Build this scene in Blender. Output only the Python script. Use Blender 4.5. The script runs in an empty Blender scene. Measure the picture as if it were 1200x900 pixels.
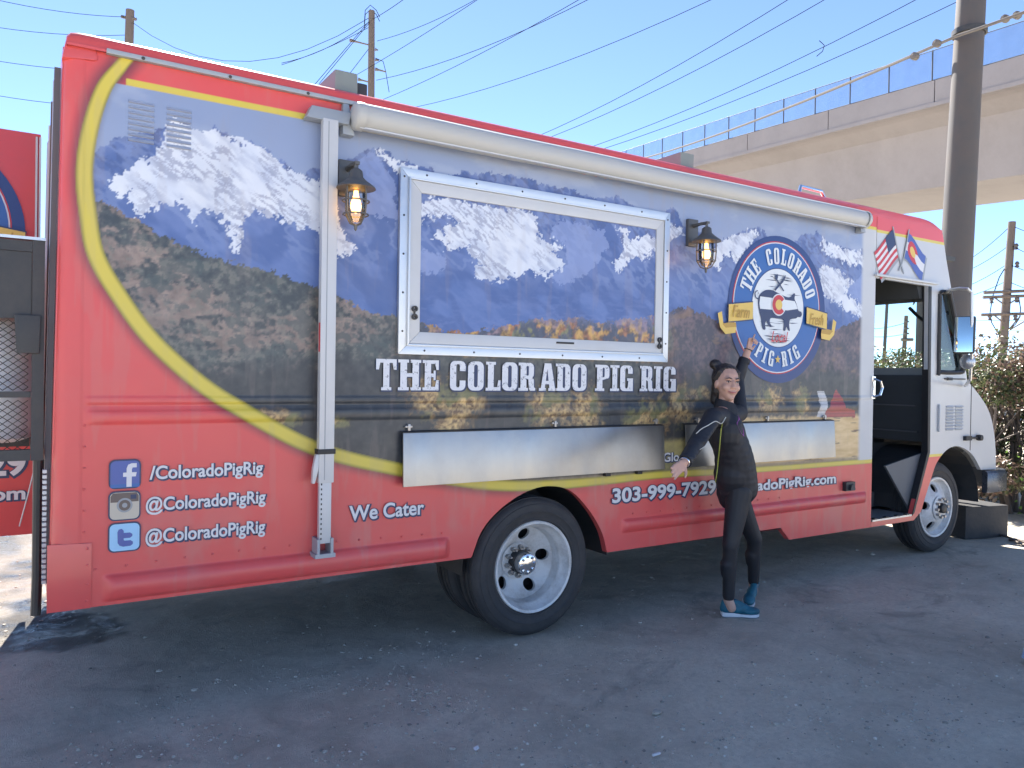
import bpy, bmesh, math, random
import numpy as np
from mathutils import Vector, Matrix
from mathutils.geometry import tessellate_polygon
random.seed(7); rng = np.random.default_rng(7)
R = math.radians

# ------------------------------------------------------------------ camera, sky, sun, exposure
scene = bpy.context.scene
COL = scene.collection
CAM_LOC = np.array([-2.521, -3.697, 1.517])
CAM_HEAD, CAM_PITCH, CAM_ROLL, CAM_F = R(57.596), R(-0.59), R(0.9), 900.0     # F in pixels of a 1200 wide picture
def cam_axes():
    fw = np.array([math.cos(CAM_PITCH)*math.cos(CAM_HEAD), math.cos(CAM_PITCH)*math.sin(CAM_HEAD), math.sin(CAM_PITCH)])
    r0 = np.array([math.sin(CAM_HEAD), -math.cos(CAM_HEAD), 0.0]); u0 = np.cross(r0, fw)
    c, s = math.cos(CAM_ROLL), math.sin(CAM_ROLL)
    return c*r0+s*u0, -s*r0+c*u0, fw
AX = cam_axes()
cd = bpy.data.cameras.new('camera'); cam = bpy.data.objects.new('camera', cd); COL.objects.link(cam)
cd.sensor_width = 36.0; cd.lens = CAM_F/1200*36.0; cd.clip_start = 0.05; cd.clip_end = 3000
m = Matrix.Identity(4)
for i in range(3):
    m[i][0] = AX[0][i]; m[i][1] = AX[1][i]; m[i][2] = -AX[2][i]; m[i][3] = CAM_LOC[i]
cam.matrix_world = m
scene.camera = cam

SUN_AZ, SUN_EL = R(77.0), R(47.0)          # heading from +X towards +Y
world = bpy.data.worlds.new('World'); scene.world = world; world.use_nodes = True
wn = world.node_tree.nodes; wl = world.node_tree.links
for n in list(wn): wn.remove(n)
sky = wn.new('ShaderNodeTexSky'); sky.sky_type = 'NISHITA'; sky.sun_disc = False
sky.sun_elevation = SUN_EL; sky.sun_rotation = math.pi/2 - SUN_AZ
sky.altitude = 3000; sky.air_density = 0.6; sky.dust_density = 0.15; sky.ozone_density = 2.0
bg = wn.new('ShaderNodeBackground'); bg.inputs[1].default_value = 0.097
wo = wn.new('ShaderNodeOutputWorld')
wl.new(sky.outputs[0], bg.inputs[0]); wl.new(bg.outputs[0], wo.inputs[0])

sd = bpy.data.lights.new('sun', 'SUN'); sd.energy = 5.0; sd.angle = R(0.5); sd.color = (1.0, 0.94, 0.86)
so = bpy.data.objects.new('sun', sd); COL.objects.link(so)
sdir = Vector((math.cos(SUN_EL)*math.cos(SUN_AZ), math.cos(SUN_EL)*math.sin(SUN_AZ), math.sin(SUN_EL)))
so.rotation_euler = sdir.to_track_quat('Z', 'Y').to_euler(); so.location = (0, 12, 14)

scene.view_settings.view_transform = 'Standard'; scene.view_settings.look = 'None'
scene.view_settings.gamma = 1.0; scene.view_settings.use_curve_mapping = False
scene.view_settings.exposure = 2.1

# ------------------------------------------------------------------ survey helpers
def ray(px, py):
    return AX[2] + (px-600)/CAM_F*AX[0] - (py-450)/CAM_F*AX[1]
def P(px, py, Y=0.0):                       # a point of the vertical plane at depth Y
    d = ray(px, py); t = (Y-CAM_LOC[1])/d[1]; return tuple(CAM_LOC+t*d)
def S(px, py, Y=0.0):
    p = P(px, py, Y); return (p[0], p[2])
def G(px, py, z=0.0):
    d = ray(px, py); t = (z-CAM_LOC[2])/d[2]; return tuple(CAM_LOC+t*d)
def D(px, py, depth):
    return tuple(CAM_LOC+ray(px, py)*depth)
def Zs(x0, y0, s, pts, Y=0.0):
    return [S(x0+a/s, y0+b/s, Y) for a, b in pts]

# ------------------------------------------------------------------ materials
def mat(name, col, rough=0.5, metal=0.0, var=0.12, scale=6.0, bump=0.0, bscale=40.0, spec=0.5, emit=None, estr=0.0, coat=0.0, dirt=None, dirt_amt=0.0, trans=0.0, rvar=0.12, stretch=None):
    mt = bpy.data.materials.new(name); mt.use_nodes = True
    nt = mt.node_tree; N = nt.nodes; L = nt.links; b = N['Principled BSDF']
    tc = N.new('ShaderNodeTexCoord')
    n1 = N.new('ShaderNodeTexNoise'); n1.inputs['Scale'].default_value = scale; n1.inputs['Detail'].default_value = 6; n1.inputs['Roughness'].default_value = 0.65
    if stretch:
        mpg = N.new('ShaderNodeMapping'); mpg.inputs['Scale'].default_value = stretch; L.new(tc.outputs['Object'], mpg.inputs[0]); L.new(mpg.outputs[0], n1.inputs['Vector'])
    else: L.new(tc.outputs['Object'], n1.inputs['Vector'])
    mx = N.new('ShaderNodeMix'); mx.data_type = 'RGBA'
    c = np.array(col[:3])
    mx.inputs[6].default_value = (*(c*(1-var)), 1); mx.inputs[7].default_value = (*np.clip(c*(1+var), 0, 1), 1)
    L.new(n1.outputs['Fac'], mx.inputs[0])
    out = mx.outputs[2]
    if dirt is not None:
        n3 = N.new('ShaderNodeTexNoise'); n3.inputs['Scale'].default_value = scale*0.5; n3.inputs['Detail'].default_value = 8; n3.inputs['Roughness'].default_value = 0.75
        L.new(tc.outputs['Object'], n3.inputs['Vector'])
        mr = N.new('ShaderNodeMapRange'); mr.inputs[1].default_value = 0.45; mr.inputs[2].default_value = 0.75; mr.inputs[3].default_value = 0; mr.inputs[4].default_value = dirt_amt
        L.new(n3.outputs['Fac'], mr.inputs[0])
        m2 = N.new('ShaderNodeMix'); m2.data_type = 'RGBA'; m2.inputs[7].default_value = (*dirt, 1)
        L.new(mr.outputs[0], m2.inputs[0]); L.new(out, m2.inputs[6]); out = m2.outputs[2]
    L.new(out, b.inputs['Base Color'])
    rr = N.new('ShaderNodeMapRange'); rr.inputs[3].default_value = max(0.02, rough-rvar*rough*2); rr.inputs[4].default_value = min(1, rough+rvar*rough*2)
    L.new(n1.outputs['Fac'], rr.inputs[0]); L.new(rr.outputs[0], b.inputs['Roughness'])
    b.inputs['Metallic'].default_value = metal
    b.inputs['Specular IOR Level'].default_value = spec
    b.inputs['Coat Weight'].default_value = coat
    b.inputs['Coat Roughness'].default_value = 0.12
    if trans: b.inputs['Transmission Weight'].default_value = trans
    if emit: b.inputs['Emission Color'].default_value = (*emit, 1); b.inputs['Emission Strength'].default_value = estr
    if bump:
        n2 = N.new('ShaderNodeTexNoise'); n2.inputs['Scale'].default_value = bscale; n2.inputs['Detail'].default_value = 5
        L.new(tc.outputs['Object'], n2.inputs['Vector'])
        bp = N.new('ShaderNodeBump'); bp.inputs['Strength'].default_value = bump; bp.inputs['Distance'].default_value = 0.01
        L.new(n2.outputs['Fac'], bp.inputs['Height']); L.new(bp.outputs[0], b.inputs['Normal'])
    return mt
def glass_mat(name, tint, alpha, rough=0.03):
    mt = bpy.data.materials.new(name); mt.use_nodes = True
    N = mt.node_tree.nodes; L = mt.node_tree.links
    for n in list(N): N.remove(n)
    t = N.new('ShaderNodeBsdfTransparent'); t.inputs[0].default_value = (*tint, 1)
    g = N.new('ShaderNodeBsdfGlossy'); g.inputs['Roughness'].default_value = rough
    fr = N.new('ShaderNodeFresnel'); fr.inputs[0].default_value = 1.5
    ad = N.new('ShaderNodeMath'); ad.operation = 'ADD'; ad.inputs[1].default_value = alpha; ad.use_clamp = True
    mx = N.new('ShaderNodeMixShader'); o = N.new('ShaderNodeOutputMaterial')
    L.new(fr.outputs[0], ad.inputs[0]); L.new(ad.outputs[0], mx.inputs[0]); L.new(t.outputs[0], mx.inputs[1]); L.new(g.outputs[0], mx.inputs[2]); L.new(mx.outputs[0], o.inputs[0])
    return mt
RED = (0.65, 0.085, 0.082); YEL = (0.62, 0.50, 0.07); WHT = (0.50, 0.51, 0.52)
M = {}
M['red'] = mat('red_paint', RED, 0.32, var=0.07, scale=3, coat=0.3, dirt=(0.25, 0.10, 0.09), dirt_amt=0.25)
M['white'] = mat('white_paint', WHT, 0.35, var=0.04, scale=4, coat=0.2, dirt=(0.45, 0.44, 0.42), dirt_amt=0.3)
M['decal_white'] = mat('decal_white', (0.63, 0.63, 0.65), 0.4, var=0.03)
M['decal_navy'] = mat('decal_navy', (0.02, 0.035, 0.10), 0.4, var=0.1)
M['decal_blue'] = mat('decal_blue', (0.03, 0.12, 0.36), 0.4, var=0.08)
M['decal_ring'] = mat('decal_ring', (0.02, 0.05, 0.18), 0.4, var=0.1)
M['decal_red'] = mat('decal_red', (0.50, 0.03, 0.04), 0.4, var=0.08)
M['decal_yellow'] = mat('decal_yellow', (0.68, 0.47, 0.10), 0.4, var=0.1)
M['decal_gold'] = mat('decal_gold', (0.45, 0.27, 0.04), 0.4, var=0.1)
M['decal_cream'] = mat('decal_cream', (0.66, 0.70, 0.72), 0.4, var=0.08, scale=9)
M['decal_grey'] = mat('decal_grey', (0.28, 0.30, 0.32), 0.4)
M['icon_blue'] = mat('icon_blue', (0.06, 0.10, 0.34), 0.35, var=0.15)
M['icon_lightblue'] = mat('icon_lightblue', (0.30, 0.55, 0.78), 0.35, var=0.1)
M['icon_tan'] = mat('icon_tan', (0.50, 0.45, 0.37), 0.4, var=0.1)
M['icon_brown'] = mat('icon_brown', (0.12, 0.09, 0.08), 0.4, var=0.1)
M['alu'] = mat('brushed_aluminium', (0.56, 0.58, 0.60), 0.38, metal=0.8, var=0.08, scale=12, bump=0.05, bscale=90)
M['alu_white'] = mat('white_aluminium', (0.52, 0.53, 0.54), 0.38, metal=0.1, var=0.05, scale=8, dirt=(0.4, 0.39, 0.36), dirt_amt=0.3)
M['rail_grey'] = mat('rail_grey', (0.34, 0.37, 0.40), 0.55, metal=0.2, var=0.1)
M['chrome'] = mat('chrome', (0.75, 0.75, 0.76), 0.16, metal=1.0, var=0.05)
M['black'] = mat('black_plastic', (0.018, 0.018, 0.02), 0.5, var=0.2)
M['dark'] = mat('dark_steel', (0.035, 0.037, 0.04), 0.55, var=0.25, bump=0.1, dirt=(0.09, 0.08, 0.07), dirt_amt=0.5)
M['bronze'] = mat('lantern_bronze', (0.12, 0.118, 0.114), 0.45, metal=0.4, var=0.2)
M['rubber'] = mat('tyre_rubber', (0.032, 0.032, 0.034), 0.75, var=0.25, scale=20, bump=0.12, bscale=120, dirt=(0.10, 0.09, 0.08), dirt_amt=0.35)
M['rim'] = mat('rim_white', (0.60, 0.61, 0.61), 0.4, var=0.10, scale=11, dirt=(0.20, 0.17, 0.14), dirt_amt=0.85)
M['hub'] = mat('hub_steel', (0.42, 0.41, 0.40), 0.4, metal=0.7, var=0.25, scale=30, dirt=(0.10, 0.07, 0.05), dirt_amt=0.7)
M['awning'] = mat('awning_case', (0.42, 0.43, 0.425), 0.45, var=0.06, scale=3, dirt=(0.40, 0.37, 0.31), dirt_amt=0.4)
M['interior'] = mat('cab_interior', (0.055, 0.06, 0.065), 0.7, var=0.3, bump=0.1)
M['interior_grey'] = mat('cab_grey', (0.11, 0.118, 0.13), 0.6, var=0.2, dirt=(0.10, 0.09, 0.08), dirt_amt=0.6)
M['glass'] = glass_mat('window_glass', (0.78, 0.90, 0.88), 0.03)
M['lamp_glass'] = glass_mat('lamp_glass', (0.92, 0.92, 0.90), 0.04)
M['bulb'] = mat('bulb', (1, 0.6, 0.2), 0.3, emit=(1.0, 0.50, 0.12), estr=2.2)
M['tank'] = mat('white_tank', (0.72, 0.73, 0.74), 0.4, var=0.05)
M['concrete'] = mat('concrete', (0.265, 0.25, 0.257), 0.85, var=0.12, scale=0.5, stretch=(1, 1, 0.25), bump=0.1, bscale=4, dirt=(0.18, 0.168, 0.17), dirt_amt=0.6)
M['concrete_pier'] = mat('concrete_pier', (0.40, 0.36, 0.34), 0.85, var=0.1, scale=0.4)
M['block'] = mat('dark_concrete', (0.035, 0.036, 0.038), 0.9, var=0.25, scale=6, bump=0.3, bscale=30, dirt=(0.12, 0.10, 0.08), dirt_amt=0.4)
M['wood_pole'] = mat('wood_pole', (0.13, 0.105, 0.09), 0.85, var=0.25, scale=5, bump=0.2)
M['steel_pole'] = mat('weathered_steel', (0.075, 0.071, 0.070), 0.7, var=0.2, scale=1.2, bump=0.08, dirt=(0.11, 0.08, 0.065), dirt_amt=0.6)
M['wire'] = mat('wire', (0.018, 0.018, 0.02), 0.95, spec=0.0)
M['cable'] = mat('cable_sleeve', (0.15, 0.142, 0.135), 0.8, spec=0.1)
M['fence_post'] = mat('fence_post', (0.05, 0.055, 0.065), 0.6)
M['insulator'] = mat('insulator', (0.10, 0.09, 0.09), 0.35)

# ------------------------------------------------------------------ mesh helpers
ORI = {}
class MB:
    def __init__(s): s.v = []; s.f = []; s.mi = []
    def add(s, v, f, mi=0):
        o = len(s.v); s.v += [tuple(p) for p in v]; s.f += [tuple(i+o for i in q) for q in f]; s.mi += [mi]*len(f); return s
    def box(s, x0, x1, y0, y1, z0, z1, mi=0):
        v = [(x0,y0,z0),(x1,y0,z0),(x1,y1,z0),(x0,y1,z0),(x0,y0,z1),(x1,y0,z1),(x1,y1,z1),(x0,y1,z1)]
        return s.add(v, [(0,3,2,1),(4,5,6,7),(0,1,5,4),(1,2,6,5),(2,3,7,6),(3,0,4,7)], mi)
    def hexa(s, v, mi=0):                    # 8 corners, bottom loop then top loop
        return s.add(v, [(0,3,2,1),(4,5,6,7),(0,1,5,4),(1,2,6,5),(2,3,7,6),(3,0,4,7)], mi)
    def tube(s, pts, r, n=8, caps=True, mi=0):
        pts = [Vector(p) for p in pts]; rs = r if isinstance(r, (list, tuple)) else [r]*len(pts)
        up = None; V = []; F = []
        for i, p in enumerate(pts):
            t = (pts[min(i+1, len(pts)-1)]-pts[max(i-1, 0)]).normalized()
            if up is None: up = Vector((0,0,1)) if abs(t.z) < 0.9 else Vector((1,0,0))
            a = (up-t*up.dot(t)).normalized(); up = a; b = t.cross(a)
            for k in range(n):
                an = 2*math.pi*k/n; V.append(p+(a*math.cos(an)+b*math.sin(an))*rs[i])
        for i in range(len(pts)-1):
            for k in range(n): F.append((i*n+k, i*n+(k+1)%n, (i+1)*n+(k+1)%n, (i+1)*n+k))
        if caps: F.append(tuple(range(n-1, -1, -1))); F.append(tuple((len(pts)-1)*n+k for k in range(n)))
        return s.add(V, F, mi)
    def lathe(s, prof, c=(0,0,0), axis='y', n=32, mi=0, close=False):
        V = []; F = []; k = len(prof)
        for i in range(n):
            a = 2*math.pi*i/n
            for r, h in prof:
                if axis == 'y': V.append((c[0]+r*math.cos(a), c[1]+h, c[2]+r*math.sin(a)))
                elif axis == 'z': V.append((c[0]+r*math.cos(a), c[1]+r*math.sin(a), c[2]+h))
                else: V.append((c[0]+h, c[1]+r*math.cos(a), c[2]+r*math.sin(a)))
        m_ = k if close else k-1
        for i in range(n):
            j = (i+1) % n
            for q in range(m_):
                w = (q+1) % k
                F.append((i*k+q, i*k+w, j*k+w, j*k+q))
        return s.add(V, F, mi)
    def prism(s, poly, y0, y1, mi=0):        # polygon in XZ extruded along Y
        n = len(poly); V = [(x, y0, z) for x, z in poly]+[(x, y1, z) for x, z in poly]
        tri = tessellate_polygon([[Vector((x, 0, z)) for x, z in poly]])
        F = [tuple(t) for t in tri]+[tuple(i+n for i in reversed(t)) for t in tri]+[(i, (i+1) % n, n+(i+1) % n, n+i) for i in range(n)]
        return s.add(V, F, mi)
    def flat(s, loops, y, mi=0, fn=None):    # filled polygon with holes on a vertical plane facing -Y
        pts = [p for lp in loops for p in lp]
        tri = tessellate_polygon([[Vector((x, z, 0)) for x, z in lp] for lp in loops])
        V = [(x, y, z) for x, z in pts]; F = []
        for t in tri:
            a, b, c = (pts[i] for i in t)
            if (b[0]-a[0])*(c[1]-a[1])-(b[1]-a[1])*(c[0]-a[0]) < 0: t = (t[0], t[2], t[1])
            F.append(tuple(t))
        return s.add(V, F, mi)
    def build(s, name, mats, parent=None, smooth=False, origin=None, bevel=0.0, auto=35, fix=True):
        me = bpy.data.meshes.new(name)
        if parent is not None: o0 = ORI[parent.name]
        elif origin is not None: o0 = origin
        else:
            a = np.array(s.v); o0 = (float((a[:,0].min()+a[:,0].max())/2), float((a[:,1].min()+a[:,1].max())/2), float(a[:,2].min()))
        me.from_pydata([(p[0]-o0[0], p[1]-o0[1], p[2]-o0[2]) for p in s.v], [], s.f)
        if fix or bevel:
            bm = bmesh.new(); bm.from_mesh(me)
            if fix: bmesh.ops.recalc_face_normals(bm, faces=bm.faces)
            if bevel:
                bmesh.ops.bevel(bm, geom=[e for e in bm.edges if len(e.link_faces) == 2 and e.calc_face_angle(0) > 0.6], offset=bevel, segments=2, profile=0.7, affect='EDGES', clamp_overlap=True)
            bm.to_mesh(me); bm.free()
        ml = mats if isinstance(mats, (list, tuple)) else [mats]
        for q in ml: me.materials.append(M[q] if isinstance(q, str) else q)
        if len(ml) > 1 and len(me.polygons) == len(s.mi): me.polygons.foreach_set('material_index', s.mi)
        if smooth or bevel:
            me.polygons.foreach_set('use_smooth', [True]*len(me.polygons))
            try: me.set_sharp_from_angle(angle=R(auto))
            except Exception: pass
        o = bpy.data.objects.new(name, me); COL.objects.link(o)
        if parent is not None: o.parent = parent; ORI[o.name] = o0
        else: o.location = o0; ORI[o.name] = o0
        return o
def mb(): return MB()
def tag(o, label=None, cat=None, group=None, kind=None):
    if label: o['label'] = label
    if cat: o['category'] = cat
    if group: o['group'] = group
    if kind: o['kind'] = kind
    return o
def thing(name, loc, label, cat, group=None):
    o = bpy.data.objects.new(name, None); COL.objects.link(o); o.location = loc; o.empty_display_size = 0.3
    ORI[o.name] = tuple(loc); return tag(o, label, cat, group)
def clone(src, parent, offset):              # a part copied beside itself, sharing mesh data, with its own sub-parts
    c = src.copy(); COL.objects.link(c); c.parent = parent; c.location = Vector(src.location)+Vector(offset)
    ORI[c.name] = tuple(np.array(ORI[src.name])+np.array(offset)) if src.name in ORI else None
    for ch in src.children:
        d = ch.copy(); COL.objects.link(d); d.parent = c
    return c
def from_np(name, V, quads, material, parent=None, color=None, smooth=True, origin=(0,0,0)):
    me = bpy.data.meshes.new(name)
    o0 = np.array(ORI[parent.name] if parent is not None else origin, dtype=np.float64)
    V = (np.asarray(V)-o0).astype(np.float32); quads = np.asarray(quads, dtype=np.int32); k = quads.shape[1]
    me.vertices.add(len(V)); me.vertices.foreach_set('co', V.ravel())
    me.loops.add(quads.size); me.loops.foreach_set('vertex_index', quads.ravel())
    me.polygons.add(len(quads)); me.polygons.foreach_set('loop_start', np.arange(len(quads), dtype=np.int32)*k)
    me.polygons.foreach_set('loop_total', np.full(len(quads), k, dtype=np.int32))
    me.polygons.foreach_set('use_smooth', np.full(len(quads), smooth, dtype=bool))
    if color is not None:
        at = me.color_attributes.new('Col', 'FLOAT_COLOR', 'POINT')
        at.data.foreach_set('color', np.c_[color, np.ones(len(color))].astype(np.float32).ravel())
    me.update(calc_edges=True); me.validate()
    me.materials.append(M[material] if isinstance(material, str) else material)
    o = bpy.data.objects.new(name, me); COL.objects.link(o)
    if parent is not None: o.parent = parent
    else: o.location = tuple(o0)
    ORI[o.name] = tuple(o0)
    return o

# ------------------------------------------------------------------ noise for prints and terrain
def vnoise(x, y, seed=0):
    xi = np.floor(x).astype(np.int64); yi = np.floor(y).astype(np.int64); fx = x-xi; fy = y-yi
    fx = fx*fx*(3-2*fx); fy = fy*fy*(3-2*fy)
    def h(a, b):
        n = (a*374761393+b*668265263+seed*974634777) & 0x7fffffff
        n = ((n ^ (n >> 13))*1274126177) & 0x7fffffff
        return ((n ^ (n >> 16)) & 0xffff)/65535.0
    return (h(xi, yi)*(1-fx)+h(xi+1, yi)*fx)*(1-fy)+(h(xi, yi+1)*(1-fx)+h(xi+1, yi+1)*fx)*fy
def fbm(x, y, sc, oct_=5, seed=0, gain=0.55):
    a = 1.0; t = 0; s = np.zeros_like(x, dtype=float); x = x*sc; y = y*sc
    for i in range(oct_):
        s += a*vnoise(x, y, seed+i*17); t += a; a *= gain; x = x*2.03+7.1; y = y*2.03+3.7
    return s/t
def ridged(x, y, sc, oct_=5, seed=0): return 1-np.abs(2*fbm(x, y, sc, oct_, seed)-1)*2
def sst(e0, e1, x): t = np.clip((x-e0)/(e1-e0), 0, 1); return t*t*(3-2*t)
def inpoly(x, z, poly):
    r = np.zeros(x.shape, bool); n = len(poly); j = n-1
    for i in range(n):
        xi, zi = poly[i]; xj, zj = poly[j]
        if zi != zj:
            c = ((zi > z) != (zj > z)) & (x < (xj-xi)*(z-zi)/(zj-zi)+xi); r ^= c
        j = i
    return r
def pdist(x, z, path):                       # distance to a polyline and the parameter along it
    d = np.full(x.shape, 1e9); tt = np.zeros(x.shape); acc = 0.0
    for (ax, az), (bx, bz) in zip(path[:-1], path[1:]):
        L2 = (bx-ax)**2+(bz-az)**2; t = np.clip(((x-ax)*(bx-ax)+(z-az)*(bz-az))/L2, 0, 1)
        dd = np.hypot(x-ax-t*(bx-ax), z-az-t*(bz-az)); k = dd < d
        d = np.where(k, dd, d); tt = np.where(k, acc+t*math.sqrt(L2), tt); acc += math.sqrt(L2)
    return d, tt
def smooth_path(pts, n=8):                   # Catmull-Rom
    p = [np.array(q, float) for q in pts]; p = [2*p[0]-p[1]]+p+[2*p[-1]-p[-2]]; out = []
    for i in range(1, len(p)-2):
        for k in range(n):
            t = k/n; out.append(tuple(0.5*((2*p[i])+(p[i+1]-p[i-1])*t+(2*p[i-1]-5*p[i]+4*p[i+1]-p[i+2])*t*t+(3*p[i]-p[i-1]-3*p[i+1]+p[i+2])*t**3)))
    out.append(tuple(p[-2])); return out

# ------------------------------------------------------------------ ground
def ground_material():
    mt = bpy.data.materials.new('dusty_asphalt'); mt.use_nodes = True
    N = mt.node_tree.nodes; L = mt.node_tree.links; b = N['Principled BSDF']
    tc = N.new('ShaderNodeTexCoord')
    def noise(sc, det=6, ro=0.6, dist=0.0):
        n = N.new('ShaderNodeTexNoise'); n.inputs['Scale'].default_value = sc; n.inputs['Detail'].default_value = det; n.inputs['Roughness'].default_value = ro; n.inputs['Distortion'].default_value = dist
        L.new(tc.outputs['Object'], n.inputs['Vector']); return n.outputs['Fac']
    def mixc(f, a, c):
        x = N.new('ShaderNodeMix'); x.data_type = 'RGBA'; L.new(f, x.inputs[0])
        for s_, v in ((6, a), (7, c)):
            if isinstance(v, tuple): x.inputs[s_].default_value = (*v, 1)
            else: L.new(v, x.inputs[s_])
        return x.outputs[2]
    def ramp(f, a, c, lo=0.0, hi=1.0):
        x = N.new('ShaderNodeMapRange'); x.inputs[1].default_value = a; x.inputs[2].default_value = c; x.inputs[3].default_value = lo; x.inputs[4].default_value = hi; L.new(f, x.inputs[0]); return x.outputs[0]
    big = noise(0.55, 5, 0.6, 0.6); mid = noise(3.4, 9, 0.74, 0.6); fine = noise(34, 6, 0.75); grit = noise(170, 3, 0.7)
    c = mixc(ramp(mid, 0.36, 0.64), (0.42, 0.370, 0.295), (0.63, 0.555, 0.445))
    c = mixc(ramp(big, 0.45, 0.60, 0, 0.8), c, (0.67, 0.60, 0.485))           # blown dust
    c = mixc(ramp(fine, 0.42, 0.70, 0, 0.55), c, (0.40, 0.352, 0.282))
    st = noise(1.15, 6, 0.7, 1.2)
    c = mixc(ramp(st, 0.57, 0.70, 0, 0.7), c, (0.24, 0.22, 0.19))          # old oil and tyre stains
    c = mixc(ramp(grit, 0.62, 0.74, 0, 0.5), c, (0.62, 0.57, 0.49))
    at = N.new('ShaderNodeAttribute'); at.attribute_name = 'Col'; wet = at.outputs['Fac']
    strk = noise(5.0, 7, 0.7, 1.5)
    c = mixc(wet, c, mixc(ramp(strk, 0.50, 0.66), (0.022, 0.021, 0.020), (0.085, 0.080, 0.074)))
    L.new(c, b.inputs['Base Color']); b.inputs['Specular IOR Level'].default_value = 0.22
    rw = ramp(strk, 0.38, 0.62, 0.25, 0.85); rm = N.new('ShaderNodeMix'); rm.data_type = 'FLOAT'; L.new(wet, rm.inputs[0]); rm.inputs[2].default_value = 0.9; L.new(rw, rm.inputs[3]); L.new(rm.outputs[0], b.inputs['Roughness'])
    ad = N.new('ShaderNodeMath'); ad.operation = 'MULTIPLY_ADD'; L.new(mid, ad.inputs[0]); ad.inputs[1].default_value = 1.6
    a2 = N.new('ShaderNodeMath'); a2.operation = 'MULTIPLY_ADD'; L.new(fine, a2.inputs[0]); a2.inputs[1].default_value = 0.5; L.new(grit, a2.inputs[2])
    L.new(a2.outputs[0], ad.inputs[2])
    bp = N.new('ShaderNodeBump'); bp.inputs['Strength'].default_value = 0.6; bp.inputs['Distance'].default_value = 0.022
    L.new(ad.outputs[0], bp.inputs['Height']); L.new(bp.outputs[0], b.inputs['Normal'])
    return mt
M['ground'] = ground_material()
FLATS = [(0.0, 0.1), (0.0, 0.4), (4.37, 0.16), (0.0, 2.1), (4.37, 2.1), (1.36, -0.33), (1.45, -0.25)]     # firm spots under the tyres and feet
def build_ground():
    # one sheet: fine and uneven near the truck, coarse to the horizon
    def axis(lo, hi, st, far):
        a = list(np.arange(lo, hi+1e-6, st)); g = st; x = hi
        while x < far: g *= 1.5; x += g; a.append(x)
        g = st; x = lo
        while x > -far: g *= 1.5; x -= g; a.insert(0, x)
        return np.array(a)
    xs = axis(-4, 8, 0.03, 1200); ys = axis(-4, 3, 0.03, 1200)
    X, Y = np.meshgrid(xs, ys, indexing='ij')
    h = (fbm(X, Y, 1.1, 5, 3)-0.5)*0.035+(fbm(X, Y, 6.0, 4, 9)-0.5)*0.018+(fbm(X, Y, 17.0, 3, 12)-0.5)*0.008
    w = np.clip(1-np.maximum(np.abs(X-2)-6, np.abs(Y)-4)/4, 0, 1)
    for cx_, cy_ in FLATS: w = w*sst(0.16, 0.55, np.hypot(X-cx_, Y-cy_))
    Zg = h*w-0.0015
    n, k = X.shape; idx = np.arange(n*k).reshape(n, k)
    q = np.stack([idx[:-1,:-1], idx[1:,:-1], idx[1:,1:], idx[:-1,1:]], -1).reshape(-1, 4)
    # water spilt behind the truck has soaked into the lot
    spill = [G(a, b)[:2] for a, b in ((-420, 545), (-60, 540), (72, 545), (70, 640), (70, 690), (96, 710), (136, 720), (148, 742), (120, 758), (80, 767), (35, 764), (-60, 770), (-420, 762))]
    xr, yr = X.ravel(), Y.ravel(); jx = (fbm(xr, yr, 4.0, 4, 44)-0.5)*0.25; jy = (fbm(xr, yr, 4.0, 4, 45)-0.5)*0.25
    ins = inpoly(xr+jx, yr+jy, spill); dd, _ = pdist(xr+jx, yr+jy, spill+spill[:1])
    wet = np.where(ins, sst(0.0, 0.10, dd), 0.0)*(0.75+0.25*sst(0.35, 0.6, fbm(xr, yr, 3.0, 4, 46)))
    o = from_np('ground', np.stack([X, Y, Zg], -1).reshape(-1, 3), q, 'ground', color=np.repeat(wet[:, None], 3, 1)); tag(o, kind='structure'); return o
build_ground()
def ground_h(x, y):
    X = np.array([x]); Y = np.array([y]); w = 1.0
    for cx_, cy_ in FLATS: w = w*float(sst(0.16, 0.55, np.hypot(X-cx_, Y-cy_))[0])
    return float(((fbm(X, Y, 1.1, 5, 3)-0.5)*0.035+(fbm(X, Y, 6.0, 4, 9)-0.5)*0.018+(fbm(X, Y, 17.0, 3, 12)-0.5)*0.008)[0])*w-0.0015

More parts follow.
